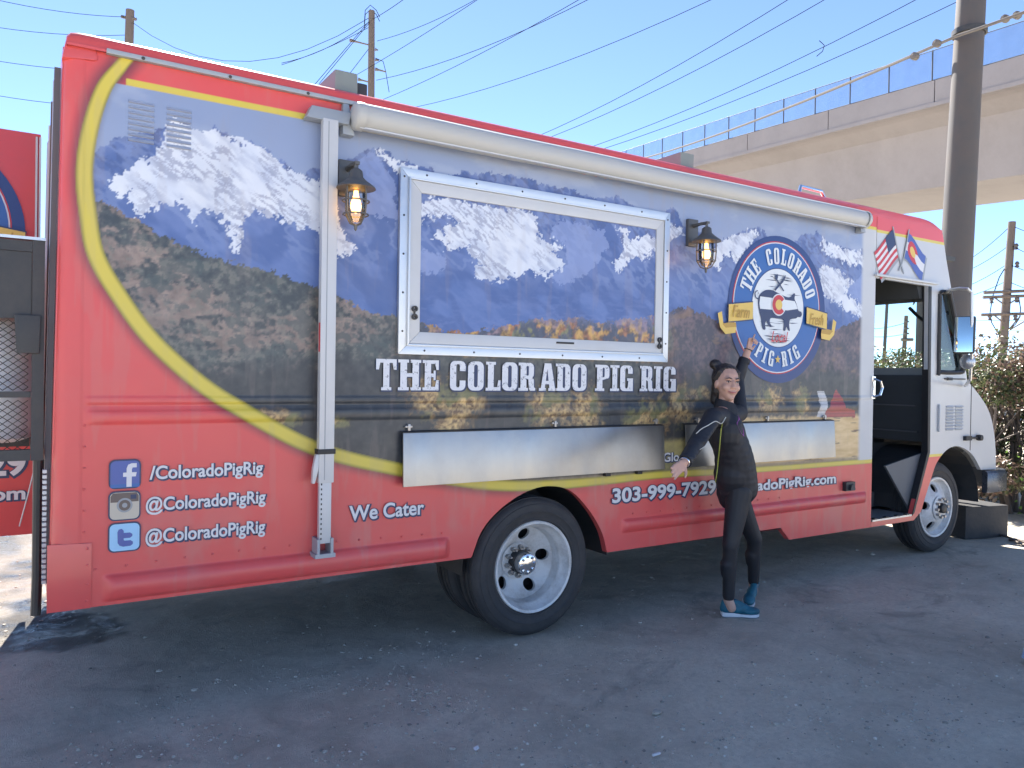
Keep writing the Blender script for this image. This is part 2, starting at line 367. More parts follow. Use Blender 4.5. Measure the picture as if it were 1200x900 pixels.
# ------------------------------------------------------------------ overpass
def overpass():
    # the run of the parapet's top edge, from fence posts counted along it
    P0 = np.array(D(1090, 95, 37.0)); P10 = np.array(D(752, 192, 58.9)); stp = (P10-P0)/10
    a = P0-stp*9; e = P0+stp*34
    run = stp.copy(); run[2] = 0; run /= np.linalg.norm(run); side = np.array([-run[1], run[0], 0])   # towards / away
    if side @ (np.array([0, 0, 0])-P0) > 0: side = -side           # side points away from the camera
    root = thing('overpass', (a[0], a[1], 0), 'pale concrete overpass with mesh fence crossing the sky behind the truck', 'overpass')
    def sect(p, prof): return [tuple(p+side*s_+np.array([0, 0, h_])) for s_, h_ in prof]
    def sweep(p, q, prof):
        v = sect(p, prof)+sect(q, prof); n = len(prof)
        tri = [tuple(range(n))]+[tuple(range(2*n-1, n-1, -1))]
        return v, tri+[(i, n+i, n+(i+1) % n, (i+1) % n) for i in range(n)]
    W = 11.5
    deck = [(0.06, -1.06), (0.9, -1.30), (1.9, -1.75), (2.6, -4.6), (W-2.6, -4.6), (W-1.9, -1.75), (W-0.9, -1.30), (W-0.06, -1.06), (W-0.06, -0.9), (0.06, -0.9)]
    mb().add(*sweep(a, e, deck)).build('girder', 'concrete', root)
    para = [(0, -1.08), (0, -0.02), (0.06, 0), (0.30, 0), (0.36, -0.89), (0.12, -0.89), (0.12, -1.08)]
    lip = [(-0.05, -1.28), (-0.05, -1.09), (0.3, -1.09), (0.3, -1.28)]
    mb().add(*sweep(a, e, lip)).build('edge_beam', 'concrete', root)
    joints = [-9, -4.6, -0.1, 2.55, 5.2, 7.85, 10.5, 13.2, 16, 19, 22, 25, 28, 31, 34]
    for j0, j1 in zip(joints[:-1], joints[1:]):
        g = 0.012
        mb().add(*sweep(P0+stp*(j0+g), P0+stp*(j1-g), para)).build('parapet_panel', 'concrete', root)
    far = [(W, -1.08), (W, 0), (W-0.3, 0), (W-0.36, -1.0)]
    mb().add(*sweep(a, e, far)).build('parapet_panel', 'concrete', root)
    L_ = np.linalg.norm(stp)
    for i in range(-8, 30):
        p = P0+stp*i+side*0.14; m_ = mb(); m_.tube([p+np.array([0,0,-0.1]), p+np.array([0,0,1.5])], 0.035, 6); m_.build('fence_post', 'fence_post', root)
    mt = bpy.data.materials.new('fence_mesh'); mt.use_nodes = True; N = mt.node_tree.nodes; Lk = mt.node_tree.links
    for n in list(N): N.remove(n)
    tr = N.new('ShaderNodeBsdfTransparent'); df = N.new('ShaderNodeBsdfDiffuse'); df.inputs[0].default_value = (0.06, 0.07, 0.09, 1)
    nz = N.new('ShaderNodeTexNoise'); nz.inputs['Scale'].default_value = 2.0
    mr = N.new('ShaderNodeMapRange'); mr.inputs[3].default_value = 0.22; mr.inputs[4].default_value = 0.42; Lk.new(nz.outputs['Fac'], mr.inputs[0])
    mx = N.new('ShaderNodeMixShader'); o = N.new('ShaderNodeOutputMaterial'); Lk.new(mr.outputs[0], mx.inputs[0]); Lk.new(tr.outputs[0], mx.inputs[1]); Lk.new(df.outputs[0], mx.inputs[2]); Lk.new(mx.outputs[0], o.inputs[0])
    for i in range(-8, 29):
        p = P0+stp*(i+0.02)+side*0.14; q = P0+stp*(i+0.98)+side*0.14; u = np.array([0, 0, 1.48])
        mb().add([p, q, q+u, p+u], [(0, 1, 2, 3)]).build('mesh_panel', mt, root)
    mb().tube([P0-stp*8+side*0.14+np.array([0,0,1.49]), P0+stp*29+side*0.14+np.array([0,0,1.49])], 0.02, 5).build('top_rail', 'fence_post', root)
    mb().tube([P0-stp*8+side*0.14+np.array([0,0,0.05]), P0+stp*29+side*0.14+np.array([0,0,0.05])], 0.02, 5).build('bottom_rail', 'fence_post', root)
    for i in (-7.5, 16, 30):
        c = P0+stp*i+side*W/2; top = c[2]-4.55; s2 = 1.0
        m_ = mb(); m_.lathe([(0, 0), (s2, 0), (s2, top-1.2), (s2*1.9, top), (0, top)], (c[0], c[1], 0), 'z', 20); m_.build('pier', 'concrete_pier', root, smooth=True)
overpass()

# ------------------------------------------------------------------ poles and wires
def arc_wire(p, q, sag, n=10):
    p = np.array(p); q = np.array(q); return [tuple(p+(q-p)*t+np.array([0, 0, -4*sag*t*(1-t)])) for t in np.linspace(0, 1, n)]
def steel_pole():
    b = np.array(D(1113, 440, 14.5)); t = np.array(D(1141.5, -60, 14.5)); d = (t-b)/(t[2]-b[2]); base = b-d*b[2]
    root = thing('steel_pole', tuple(base), 'thick rust brown steel pole rising behind the cab in front of overpass', 'pole')
    top = base+d*12.5
    m_ = mb().tube([base+d*z for z in np.linspace(0, 12.5, 12)], [0.30-0.006*z for z in np.linspace(0, 12.5, 12)], 28); m_.build('shaft', 'steel_pole', root, smooth=True)
    c = base+d*(D(1128, 38, 14.5)[2]); m_ = mb().lathe([(0.27, -0.05), (0.30, -0.05), (0.30, 0.05), (0.27, 0.05)], tuple(c), 'z', 24, close=True); m_.build('clamp_band', 'dark', root, smooth=True)
    a_ = np.array(D(1122, 42, 14.2)); l = np.array(D(735, 190, 40)); r = np.array(D(1290, -20, 12.2))
    m_ = mb().tube(arc_wire(l, a_, 0.25, 14)+arc_wire(a_, r, 0.02, 6)[1:], [0.034]*13+[0.030]*6, 6); m_.build('cable', 'cable', root, smooth=True)
    for px, py in ((1098, 51), (1072, 66), (1178, 22), (1192, 18)):
        q = np.array(D(px, py, 14.4)); mb().lathe([(0.0, -0.07), (0.07, -0.05), (0.07, 0.05), (0, 0.07)], tuple(q), 'x', 8).build('cable_clamp', 'cable', root, smooth=True)
    mb().lathe([(0, -0.04), (0.62, -0.04), (0.62, 0.25), (0, 0.25)], (base[0], base[1], 0), 'z', 24).build('footing', 'concrete_pier', root)
steel_pole()
def pole_line(name, label, pts_top, pts_bot, depth, rad, mat_='wood_pole'):
    b = np.array(D(*pts_bot, depth)); t = np.array(D(*pts_top, depth)); d = (t-b)/(t[2]-b[2]); base = b-d*b[2]
    root = thing(name, tuple(base), label, 'utility pole')
    h = t[2]; mb().tube([base+d*z for z in np.linspace(0, h, 6)], [rad*(1.25-0.35*k/5) for k in range(6)], 14).build('shaft', mat_, root, smooth=True)
    return root, base, d
def wires(root, lst, rad=0.02):
    for p, q, sag in lst:
        mb().tube(arc_wire(p, q, sag), rad*0.72, 5).build('wire', 'wire', root, smooth=True)
# the pole rising over the middle of the roof
r1, b1, d1 = pole_line('utility_pole', 'wooden utility pole with guy wires rising above the roof vent', (435.5, 13), (435, 106), 42.0, 0.19)
at1 = lambda px, py, dz=0: D(px, py, 42.0+dz)
wires(r1, [(at1(434, 20), D(152, 24, 52), 2.6), (at1(436, 23), D(480, -6, 36), 0.05), (at1(436, 30), D(330, 76, 44), 0.15), (at1(436, 23), D(330, 74, 40), 0.35),
           (at1(435, 22), D(368, 100, 38), 0.0), (at1(435, 24), D(374, 98, 38), 0.0), (at1(433, 56), D(407, 90, 41.5), 0.0)], 0.022)
wires(r1, [(at1(442, 48), D(560, -2, 36), 0.2), (D(396, 100, 44), D(568, -6, 34), 0.1), (at1(441, 94), D(700, -6, 30), 0.4), (D(448, 117, 44), D(690, -7, 30), 0.2), (D(480, 127, 46), D(850, -8, 30), 0.5)], 0.019)
m_ = mb()
for z in (20, 25): m_.tube([at1(427, z+8), at1(428, z-8), at1(434, z-14), at1(441, z-8), at1(445, z)], 0.02, 5)
m_.tube([at1(440, 68), at1(449, 72), at1(452, 84), at1(456, 108)], 0.018, 5)
m_.build('jumper_loop', 'wire', r1, smooth=True)
for px, py, dx in ((410, 47, 22), (440, 58, 3), (440, 81, 12), (420, 93, 12), (440, 70, 4)):
    p = np.array(at1(px, py)); q = np.array(at1(px+dx, py+dx*0.25)); mb().tube([p, p*0.6+q*0.4, q], [0.10, 0.05, 0.04], 8).build('insulator', 'insulator', r1, smooth=True)
# far pole above the rear corner
r2, b2, d2 = pole_line('utility_pole', 'wooden utility pole top just above the rear corner of truck roof', (152.5, 12), (151, 60), 52.0, 0.30)
at2 = lambda px, py: D(px, py, 52.0)
wires(r2, [(at2(150, 20), D(-40, -9, 44), 0.3), (at2(150, 41), D(-60, 22, 46), 0.35), (at2(150, 84), D(-60, 61, 46), 0.3), (at2(150, 126), D(-60, 101, 46), 0.3)], 0.024)
for px, py in ((145, 20), (157, 22)): mb().lathe([(0.0, -0.2), (0.11, -0.15), (0.11, 0.15), (0, 0.2)], at2(px, py), 'x', 8).build('insulator', 'insulator', r2, smooth=True)
# wires fanning to the upper right
ro = thing('overhead_lines', D(640, 445, 55)[:2]+(0,), 'four thin dark overhead wires slanting across blue sky left of the overpass', 'power line')
wires(ro, [(D(600, 172, 55), D(950, -17, 34), 0.5), (D(620, 170, 55), D(995, -17, 34), 0.5), (D(660, 183, 55), D(1120, -25, 34), 0.6), (D(660, 189, 55), D(1180, -26, 34), 0.6)], 0.024)
mb().tube([D(960, 47.5, 40), D(966, 53, 40), D(964, 60, 40), D(957, 66, 40)], 0.02, 5).build('jumper_loop', 'wire', ro, smooth=True)
# pole beyond the hedge on the right
r3, b3, d3 = pole_line('utility_pole', 'wooden utility pole with three crossarms standing beyond the hedge', (1186, 260), (1176, 398), 30.0, 0.15)
at3 = lambda px, py, dz=0: D(px, py, 30.0+dz)
for (x0, y0, x1, y1) in ((1153, 343, 1222, 340), (1152, 348.5, 1222, 346), (1150, 369, 1222, 367)):
    p = np.array(at3(x0, y0, -0.25)); q = np.array(at3(x1, y1, -0.25))
    mb().tube([p, q], 0.06, 4).build('crossarm', 'wood_pole', r3)
for (x0, y0, x1, y1) in ((1166, 349, 1177, 357), (1194, 349, 1181, 357), (1166, 370, 1177, 379), (1196, 370, 1181, 388), (1212, 370, 1181, 388)):
    mb().tube([at3(x0, y0, -0.3), at3(x1, y1, -0.1)], 0.03, 5).build('brace', 'wood_pole', r3)
for (x, y) in ((1162, 351), (1192, 350), (1160, 371), (1190, 371), (1191, 288), (1192, 309)):
    mb().lathe([(0, -0.16), (0.09, -0.14), (0.05, -0.05), (0.09, 0.0), (0.05, 0.08), (0, 0.1)], at3(x, y, -0.25), 'z', 8).build('insulator', 'insulator', r3, smooth=True)
wires(r3, [(at3(1184, 265), D(1100, 320, 40), 0.3), (at3(1182, 288), D(1095, 327, 40), 0.3), (at3(1181, 309), D(1090, 345, 40), 0.3), (at3(1180, 329), D(1090, 350, 40), 0.3),
           (at3(1187, 265), D(1260, 285, 27), 0.1), (at3(1184, 287), D(1260, 316, 27), 0.1), (at3(1183, 310), D(1260, 330, 27), 0.1), (at3(1182, 330), D(1260, 352, 27), 0.1)], 0.016)
wires(r3, [(D(1100, 374, 60), D(1240, 374, 60), 0.1), (D(1100, 385, 60), D(1240, 386, 60), 0.1), (D(1100, 393, 60), D(1240, 394, 60), 0.1)], 0.025)
m_ = mb(); m_.tube([at3(1177, 315), at3(1171, 325), at3(1163, 348), at3(1160, 368), at3(1162, 378), at3(1172, 395), at3(1175, 400)], 0.02, 5); m_.tube([at3(1194, 350), at3(1196, 362), at3(1195, 372), at3(1190, 380), at3(1181, 388)], 0.02, 5)
m_.build('jumper_loop', 'wire', r3, smooth=True)
# two thin poles seen through the windscreen, and a steel one
r4, b4, d4 = pole_line('light_pole', 'thin dark pole seen through the windscreen above the hedge', (1041, 330), (1037, 400), 30.0, 0.06, 'steel_pole'); r4['category'] = 'pole'
r5, b5, d5 = pole_line('utility_pole', 'small distant utility pole with low crossarm seen through the windscreen', (1062, 370), (1060, 402), 60.0, 0.16)
mb().tube([D(1056, 398, 59.8), D(1070, 398, 59.8)], 0.12, 4).build('crossarm', 'wood_pole', r5)
for k, y in enumerate((377, 385, 391)): mb().tube([D(1059.5, y, 59.8), D(1065, y, 59.8)], 0.07, 5).build('insulator', 'insulator', r5)
wires(r5, [(D(1062, 378, 60), D(1010, 385, 70), 0.2), (D(1062, 391, 60), D(1010, 393, 70), 0.2)], 0.03)
r6, b6, d6 = pole_line('steel_pole', 'grey steel pole seen through the windscreen beside the door pillar', (1081, 270), (1078, 405), 40.0, 0.19, 'steel_pole'); r6['category'] = 'pole'

# ------------------------------------------------------------------ hedge
def leaf_mat():
    mt = bpy.data.materials.new('leaf'); mt.use_nodes = True; N = mt.node_tree.nodes; L = mt.node_tree.links
    b = N['Principled BSDF']; at = N.new('ShaderNodeAttribute'); at.attribute_name = 'Col'
    L.new(at.outputs['Color'], b.inputs['Base Color']); b.inputs['Roughness'].default_value = 0.38
    tl = N.new('ShaderNodeBsdfTranslucent'); L.new(at.outputs['Color'], tl.inputs['Color'])
    mx = N.new('ShaderNodeMixShader'); mx.inputs[0].default_value = 0.3
    L.new(b.outputs[0], mx.inputs[1]); L.new(tl.outputs[0], mx.inputs[2]); L.new(mx.outputs[0], N['Material Output'].inputs[0]); return mt
M['leaf'] = leaf_mat()
def leaves(name, parent, centers, normals, size, cols):
    n = len(centers); r = rng
    nv = normals+r.normal(0, 0.55, (n, 3)); nv /= np.linalg.norm(nv, axis=1)[:, None]
    t = np.cross(nv, r.normal(0, 1, (n, 3))); t /= np.linalg.norm(t, axis=1)[:, None]; b = np.cross(nv, t)
    ln = size*r.uniform(0.6, 1.35, n)[:, None]; wd = ln*0.30
    V = np.stack([centers-t*ln*0.5, centers-t*ln*0.08+b*wd+nv*wd*0.35, centers+t*ln*0.5-nv*ln*0.12, centers-t*ln*0.08-b*wd+nv*wd*0.35, centers+t*ln*0.05], 1).reshape(-1, 3)
    i = np.arange(n)[:, None]*5
    q = np.concatenate([i+np.array([[0, 4, 2, 1]]), i+np.array([[0, 3, 2, 4]])], 0)
    return from_np(name, V, q, 'leaf', parent, color=np.repeat(cols, 5, 0), smooth=False)
def shrub(loc, rx, ry, h, label, n, pal, size=0.060, cat='shrub', group='shrubs of the hedge in front of the truck', name='hedge_shrub'):
    root = thing(name, (loc[0], loc[1], 0), label, cat, group)
    m_ = mb()
    for k in range(9):
        a = random.uniform(0, 6.28); rr = random.uniform(0.2, 0.75)
        tip = (loc[0]+rr*rx*math.cos(a), loc[1]+rr*ry*math.sin(a), h*random.uniform(0.6, 0.92)); bs = (loc[0]+0.1*math.cos(a), loc[1]+0.1*math.sin(a), -0.03)
        mid = tuple((np.array(tip)+np.array(bs))/2+np.array([random.uniform(-.12,.12), random.uniform(-.12,.12), 0]))
        m_.tube([bs, mid, tip], [0.03, 0.02, 0.008], 6)
        for _ in range(3):
            t2 = tuple(np.array(mid)+np.array([random.uniform(-.5,.5)*rx, random.uniform(-.5,.5)*ry, random.uniform(0.1,.4)*h])); m_.tube([mid, t2], [0.012, 0.004], 5)
    m_.build('stem', 'wood_pole', root, smooth=True)
    C = []; Nn = []
    k = 26; cl = []
    for _ in range(k):
        a = random.uniform(0, 6.28); zz = random.uniform(0.12, 0.9); rr = math.sqrt(max(0.05, 1-(zz*1.02)**4))*random.uniform(0.45, 0.85)
        cl.append((loc[0]+rr*rx*math.cos(a), loc[1]+rr*ry*math.sin(a), zz*h, random.uniform(0.24, 0.42)))
    per = n//k
    for (cx, cy, cz, cr) in cl:
        d = rng.normal(0, 1, (per, 3)); d /= np.linalg.norm(d, axis=1)[:, None]
        rad = cr*rng.uniform(0.25, 1.12, per)**0.6
        p = np.array([cx, cy, cz])+d*rad[:, None]*np.array([1.1, 1.1, 0.9]); ok = p[:, 2] > 0.05
        C.append(p[ok]); Nn.append((d*0.6+np.array([0, 0, 0.6]))[ok])
    C = np.concatenate(C); Nn = np.concatenate(Nn)
    pal = np.array(pal); w = fbm(C[:, 0]+C[:, 2]*0.7, C[:, 1]+C[:, 2], 2.2, 3, 5)
    ix = np.clip(((w-0.3)/0.4*len(pal)+rng.normal(0, 0.9, len(C))).astype(int), 0, len(pal)-1)
    cols = pal[ix]*rng.uniform(0.65, 1.3, (len(C), 1))
    leaves('foliage', root, C, Nn, size, np.clip(cols, 0, 0.6)); return root
BROWN = [(0.05, 0.065, 0.028), (0.08, 0.105, 0.04), (0.13, 0.135, 0.065), (0.16, 0.105, 0.08), (0.23, 0.165, 0.125), (0.32, 0.255, 0.20), (0.11, 0.10, 0.06)]
OLIVE = [(0.045, 0.06, 0.022), (0.07, 0.095, 0.03), (0.10, 0.13, 0.045), (0.16, 0.15, 0.07), (0.22, 0.17, 0.10)]
shrub((7.35, 0.75), 0.95, 0.95, 2.05, 'russet and olive leafy hedge shrub right of the truck nose', 17000, BROWN)
shrub((7.95, 1.75), 1.0, 1.0, 2.05, 'pinkish brown hedge shrub beside the cab mirror', 17000, BROWN)
shrub((8.6, 2.75), 1.0, 1.0, 2.0, 'olive hedge shrub seen through the windscreen nearest the pillar', 11000, OLIVE)
shrub((9.2, 3.65), 1.0, 1.0, 2.05, 'olive hedge shrub seen through the windscreen above the dashboard', 11000, OLIVE)
shrub((9.6, 4.6), 1.0, 1.0, 2.15, 'taller olive hedge shrub seen through the open door at its rear post', 11000, OLIVE)
shrub((7.5, -0.55), 0.9, 0.9, 1.9, 'brown hedge shrub at the right edge of the picture', 11000, BROWN)
shrub((6.95, 0.02), 0.26, 0.30, 1.28, 'bright green leafy creeper in front of the brown hedge', 800, [(0.07, 0.15, 0.02), (0.10, 0.20, 0.03), (0.14, 0.25, 0.05)], 0.06, 'creeper', None, 'creeper')

# low dark block beside the nose, loose debris
m_ = mb(); bx, by = 5.62, 0.30
q0 = G(1122, 616); q1 = G(1181, 629); dq = np.array(q1)-np.array(q0); nq = np.array([-dq[1], dq[0], 0]); nq = nq/np.linalg.norm(nq)*0.55
if nq[1] < 0: nq = -nq
c4 = [np.array(q0), np.array(q1), np.array(q1)+nq, np.array(q0)+nq]
m_.hexa([tuple(c) for c in c4]+[tuple(c+np.array([0, 0, 0.315])) for c in c4])
tag(m_.build('kerb_block', 'block', bevel=0.012), 'low dark concrete block on the ground beside the front bumper', 'block')

# ================================================================== THE TRUCK
TR = thing('food_truck', (1.2, 1.1, 0.0), 'long red food truck wrapped with snowy mountain scene and white cab', 'food truck')
Y1 = 2.2                                     # far side
X_REAR = lambda z: -2.432+0.036*(z-0.5)/2.4
ARCH = smooth_path([(-0.423, 0.507), (-0.355, 0.655), (-0.234, 0.765), (-0.075, 0.845), (0.085, 0.872), (0.25, 0.835), (0.39, 0.715), (0.496, 0.569), (0.544, 0.432)], 10)

# ---- the printed wrap: a colour for each point of the side
zl = lambda pts: Zs(100, 100, 3.75, pts)
zw = lambda pts: Zs(470, 210, 3.75, pts)
zr = lambda pts: Zs(760, 180, 4.615, pts)
zp = lambda pts: Zs(360, 120, 5.0, pts)
px = lambda pts: [S(a, b) for a, b in pts]
SNOW = [
 zl([(100,430),(180,380),(330,280),(350,215),(395,145),(460,185),(520,215),(570,185),(640,215),(720,245),(800,290),(900,370),(1020,420),(1060,470),
     (1060,660),(1020,640),(940,610),(850,590),(750,550),(690,620),(680,735),(640,735),(640,640),(590,580),(520,540),(500,600),(440,540),(380,515),(290,530),(245,590),(222,570),(190,480),(150,510)]),
 zw([(60,110),(150,80),(230,90),(240,100),(560,140),(590,200),(610,260),(720,295),(640,310),(715,375),(640,430),(560,400),(520,410),(470,440),(400,450),(330,430),(300,390),(360,380),(280,310),(200,310),(130,250),(250,180),(180,160),(80,185)]),
 zw([(920,205),(960,212),(1000,270),(1125,250),(1125,310),(1050,350),(1000,370),(940,410),(920,380),(980,290)]),
 zr([(100,385),(190,395),(190,430),(140,465),(100,480)]),
 zr([(350,520),(380,480),(440,450),(540,420),(600,430),(560,480),(520,520),(480,600),(440,540),(400,560),(380,620),(350,600)]),
 zr([(930,440),(975,490),(1060,510),(1150,520),(1180,620),(1100,600),(1000,560),(940,520)]),
 zr([(910,630),(960,600),(1050,650),(1110,700),(1060,740),(1100,780),(1190,860),(1190,900),(1110,880),(1030,810),(980,790),(940,750),(920,690)]),
 px([(434,172),(452,180),(475,192),(500,203),(500,210),(477,205),(462,200),(445,186)]),
 zp([(120,600),(190,620),(180,700),(220,800),(290,860),(240,895),(180,890),(120,850)]),
]
BOWLS = [zw([(690,180),(880,230),(905,300),(850,370),(760,450),(690,462),(640,430),(715,375),(720,295),(640,260)]), zw([(60,310),(180,335),(190,400),(120,420),(60,400)]), px([(395,205),(436,178),(462,215),(466,260),(430,250),(405,240)]), zr([(960,700),(1110,690),(1170,640),(1190,760),(1170,830),(1100,770)])]
RIDGE = px([(60,215),(100,190),(135,161),(167,157),(188,153),(205,139),(223,149),(239,157),(252,149),(271,157),(292,165),(313,177),(340,199),(356,203),(372,196),(395,200),(410,186),(420,180),(436,171),(470,188),(500,196),(520,208),(545,200),(600,206),(640,216),(665,222),(700,232),(725,230),(735,238),(755,246),(772,250),(782,243),(790,242),(800,262),(842,282),(855,278),(877,269),(894,267),(900,278),(930,285),(938,277),(951,273),(962,273),(970,284),(987,290),(1009,293),(1050,296)])
HILL = px([(60,205),(95,224),(132,241),(159,257),(180,271),(207,284),(239,297),(271,308),(303,313),(329,321),(356,332),(372,338),(390,343),(408,355),(437,368),(464,372),(490,377),(520,390),(560,388),(600,380),(640,374),(680,372),(700,379),(740,374),(770,371),(785,366),(800,361),(830,370),(850,380),(880,388),(960,390),(985,383),(1012,372),(1050,370)])
YARC = smooth_path(px([(172,44),(141,78),(121,105),(106,150),(99,200),(103,250),(113,300),(142,350),(180,400),(236,450),(288,483),(350,517),(400,535),(462,549),(525,561),(590,569),(650,568),(710,563),(780,556),(880,551),(1010,541),(1040,539)]), 6)
YA = np.array(YARC)
# region inside the arc: polygon of the arc closed over the top
INSIDE = list(YARC)+[(3.6, 0.873), (3.6, 2.745), (-2.172, 2.745)]
ia = next(i for i, p in enumerate(YARC) if p[1] < 2.745)
INSIDE = list(YARC[ia:])+[(3.6, 0.873), (3.6, 2.745)]
def lerp(a, b, t): return a+(b-a)*t[:, None]
def wrap_colour(x, z):
    n1 = fbm(x, z, 9.0, 5, 1); n2 = fbm(x, z, 26.0, 5, 2); n3 = fbm(x, z, 60.0, 4, 4); n4 = fbm(x, z, 3.0, 4, 6)
    c = np.zeros((len(x), 3))
    # printed sky, a soft cloud low over the ridge
    t = np.clip((2.75-z)/0.5, 0, 1)
    c[:] = lerp(np.array([0.235, 0.30, 0.46]), np.array([0.30, 0.36, 0.52]), t)
    c = lerp(c, np.array([0.42, 0.46, 0.56])[None], sst(0.52, 0.75, fbm(x, z*2.2, 3.2, 5, 31))*0.35)
    rx, rz = zip(*RIDGE); rid = np.interp(x, rx, rz)+(n2-0.5)*0.06+(n3-0.5)*0.03
    d = (x*0.62+z*0.95); e = (x*0.95-z*0.45)
    rock = ridged(d*1.0, e*0.45, 9.0, 5, 11); rock2 = ridged(d, e*0.6, 22.0, 4, 12)
    blue = lerp(np.array([0.055, 0.125, 0.35])[None], np.array([0.125, 0.20, 0.45])[None], np.clip(rock*0.7+n1*0.6-0.35, 0, 1))
    up = np.clip((z-(1.75))/0.8, 0, 1); blue = lerp(blue, np.array([0.17, 0.21, 0.40])[None], up*0.55)
    blue = lerp(blue, np.array([0.06, 0.06, 0.12])[None], sst(0.60, 0.8, rock2)*sst(2.2, 2.45, z)*0.5)
    fc = ridged(d*0.9, e*0.55, 4.2, 4, 13); fc2 = ridged(d*1.1+0.3, e*0.6, 11.0, 4, 14)
    blue = lerp(blue, np.array([0.035, 0.085, 0.27])[None], sst(0.55, 0.85, fc)*0.6)
    blue = lerp(blue, np.array([0.22, 0.29, 0.50])[None], sst(0.60, 0.85, fc2)*sst(1.95, 2.2, z)*0.45)
    qx = x+(n2-0.5)*0.08; qz = z+(n3-0.5)*0.08
    for pl in BOWLS: blue = np.where(inpoly(qx, qz, pl)[:, None], lerp(blue, np.array([0.27, 0.34, 0.58])[None], np.full(len(x), 0.6)), blue)
    mt = z < rid
    c = np.where(mt[:, None], blue, c)
    # snow with rock breaking through
    wx = x+(n2-0.5)*0.10+(n3-0.5)*0.05; wz = z+(fbm(x, z, 30.0, 4, 21)-0.5)*0.10+(fbm(x, z, 70.0, 3, 22)-0.5)*0.06
    sn = np.zeros(len(x), bool)
    for pl in SNOW: sn |= inpoly(wx, wz, pl)
    sn &= z < rid+0.004
    st = ridged(d*1.5, e*0.45, 24.0, 5, 41)
    bare = sst(0.66, 0.80, st+(n3-0.5)*0.35)*sst(0.42, 0.60, fbm(x, z, 4.5, 4, 43)+(x > -1.80)*0.10-0.05)
    snow = lerp(np.array([0.72, 0.75, 0.80])[None], np.array([0.60, 0.65, 0.75])[None], np.clip(n1*1.6-0.4, 0, 1))
    snow = lerp(snow, np.array([0.30, 0.35, 0.50])[None], sst(0.50, 0.75, fbm(d*1.2, e*0.4, 22.0, 5, 47))*0.40)
    snow = lerp(snow, np.array([0.20, 0.22, 0.34])[None], bare*0.6)
    c = np.where(sn[:, None], snow, c)
    # the dark wooded foothills
    hx, hz = zip(*HILL); hl = np.interp(x, hx, hz)+(n2-0.5)*0.05+(n3-0.5)*0.05
    left = sst(-0.55, -1.0, x)
    clump = fbm(x, z, 42.0, 4, 52); clump2 = fbm(x*0.8+z*0.3, z, 20.0, 5, 58)
    wood = lerp(np.array([0.030, 0.038, 0.040])[None], np.array([0.095, 0.100, 0.088])[None], np.clip(clump*2.6-0.85, 0, 1))
    slope = (x*0.75+z)
    tan = sst(0.47, 0.60, fbm(slope*0.6, x*0.35-z, 8.0, 5, 51)*0.62+clump2*0.38+(clump-0.5)*0.30)
    fade_ = np.clip(1.15-(hl-z)*0.75, 0.10, 1)
    soil = lerp(np.array([0.17, 0.120, 0.095])[None], np.array([0.32, 0.235, 0.185])[None], np.clip(n2*2.2-0.6, 0, 1))
    wood = lerp(wood, soil, tan*left*fade_)
    wood = lerp(wood, np.array([0.055, 0.075, 0.070])[None], sst(0.56, 0.62, clump2)*left*0.75)
    wood = lerp(wood, np.array([0.17, 0.165, 0.13])[None], sst(0.60, 0.68, clump)*left*0.55*fade_)
    rgt = sst(0.9, 1.15, x)
    mauve = lerp(np.array([0.045, 0.038, 0.055])[None], np.array([0.20, 0.125, 0.125])[None], np.clip(n1*1.6-0.5+(clump-0.5)*1.6, 0, 1))
    mauve = lerp(mauve, np.array([0.22, 0.13, 0.07])[None], sst(0.60, 0.72, fbm(x*0.6, z*1.7, 10.0, 5, 57))*0.6)
    wood = lerp(wood, mauve, rgt)
    # autumn trees low in the hatch
    midm = sst(-0.85, -0.7, x)*(1-rgt)
    hue = fbm(x, z*0.6, 9.0, 3, 62); leafy = np.clip(clump*2.8-0.9, 0, 1)
    tint = lerp(np.array([0.62, 0.36, 0.09])[None], np.array([0.42, 0.17, 0.07])[None], sst(0.42, 0.55, hue)); tint = lerp(tint, np.array([0.22, 0.22, 0.10])[None], sst(0.56, 0.64, hue)); tint = lerp(tint, np.array([0.30, 0.20, 0.22])[None], sst(0.40, 0.30, hue))
    tint = lerp(tint*0.35, tint, leafy)
    aut = lerp(np.array([0.055, 0.065, 0.10])[None]*(0.7+0.8*clump[:, None]), tint, sst(0.42, 0.56, fbm(x, z*0.7, 13.0, 5, 61)+(clump-0.5)*0.35+(x-0.1)*0.05))
    aut = lerp(aut, np.array([0.16, 0.19, 0.36])[None], sst(1.80, 1.90, z+(n3-0.5)*0.1)*0.6)
    wood = lerp(wood, aut, midm*sst(1.60, 1.66, z))
    c = np.where((z < hl)[:, None], wood, c)
    haze = (z >= hl) & (z < hl+0.28) & mt & ~sn & (np.abs(x-0.1) < 0.95)
    c = np.where(haze[:, None], lerp(c, np.array([0.13, 0.19, 0.42])[None], sst(0.50, 0.66, fbm(x, z*3, 20, 4, 65))*0.5*(1-(z-hl)/0.28)), c)
    # the near tree line
    tz = 1.56+(fbm(x, z*0, 5.0, 4, 71)-0.5)*0.25
    near = sst(tz+0.05, tz-0.05, z+(n2-0.5)*0.1)
    dk = lerp(np.array([0.014, 0.017, 0.022])[None], np.array([0.05, 0.052, 0.05])[None], np.clip(n2*1.8-0.5, 0, 1))
    warm = lerp(np.array([0.15, 0.085, 0.035])[None], np.array([0.74, 0.50, 0.20])[None], np.clip(n3*2.6-0.80, 0, 1))
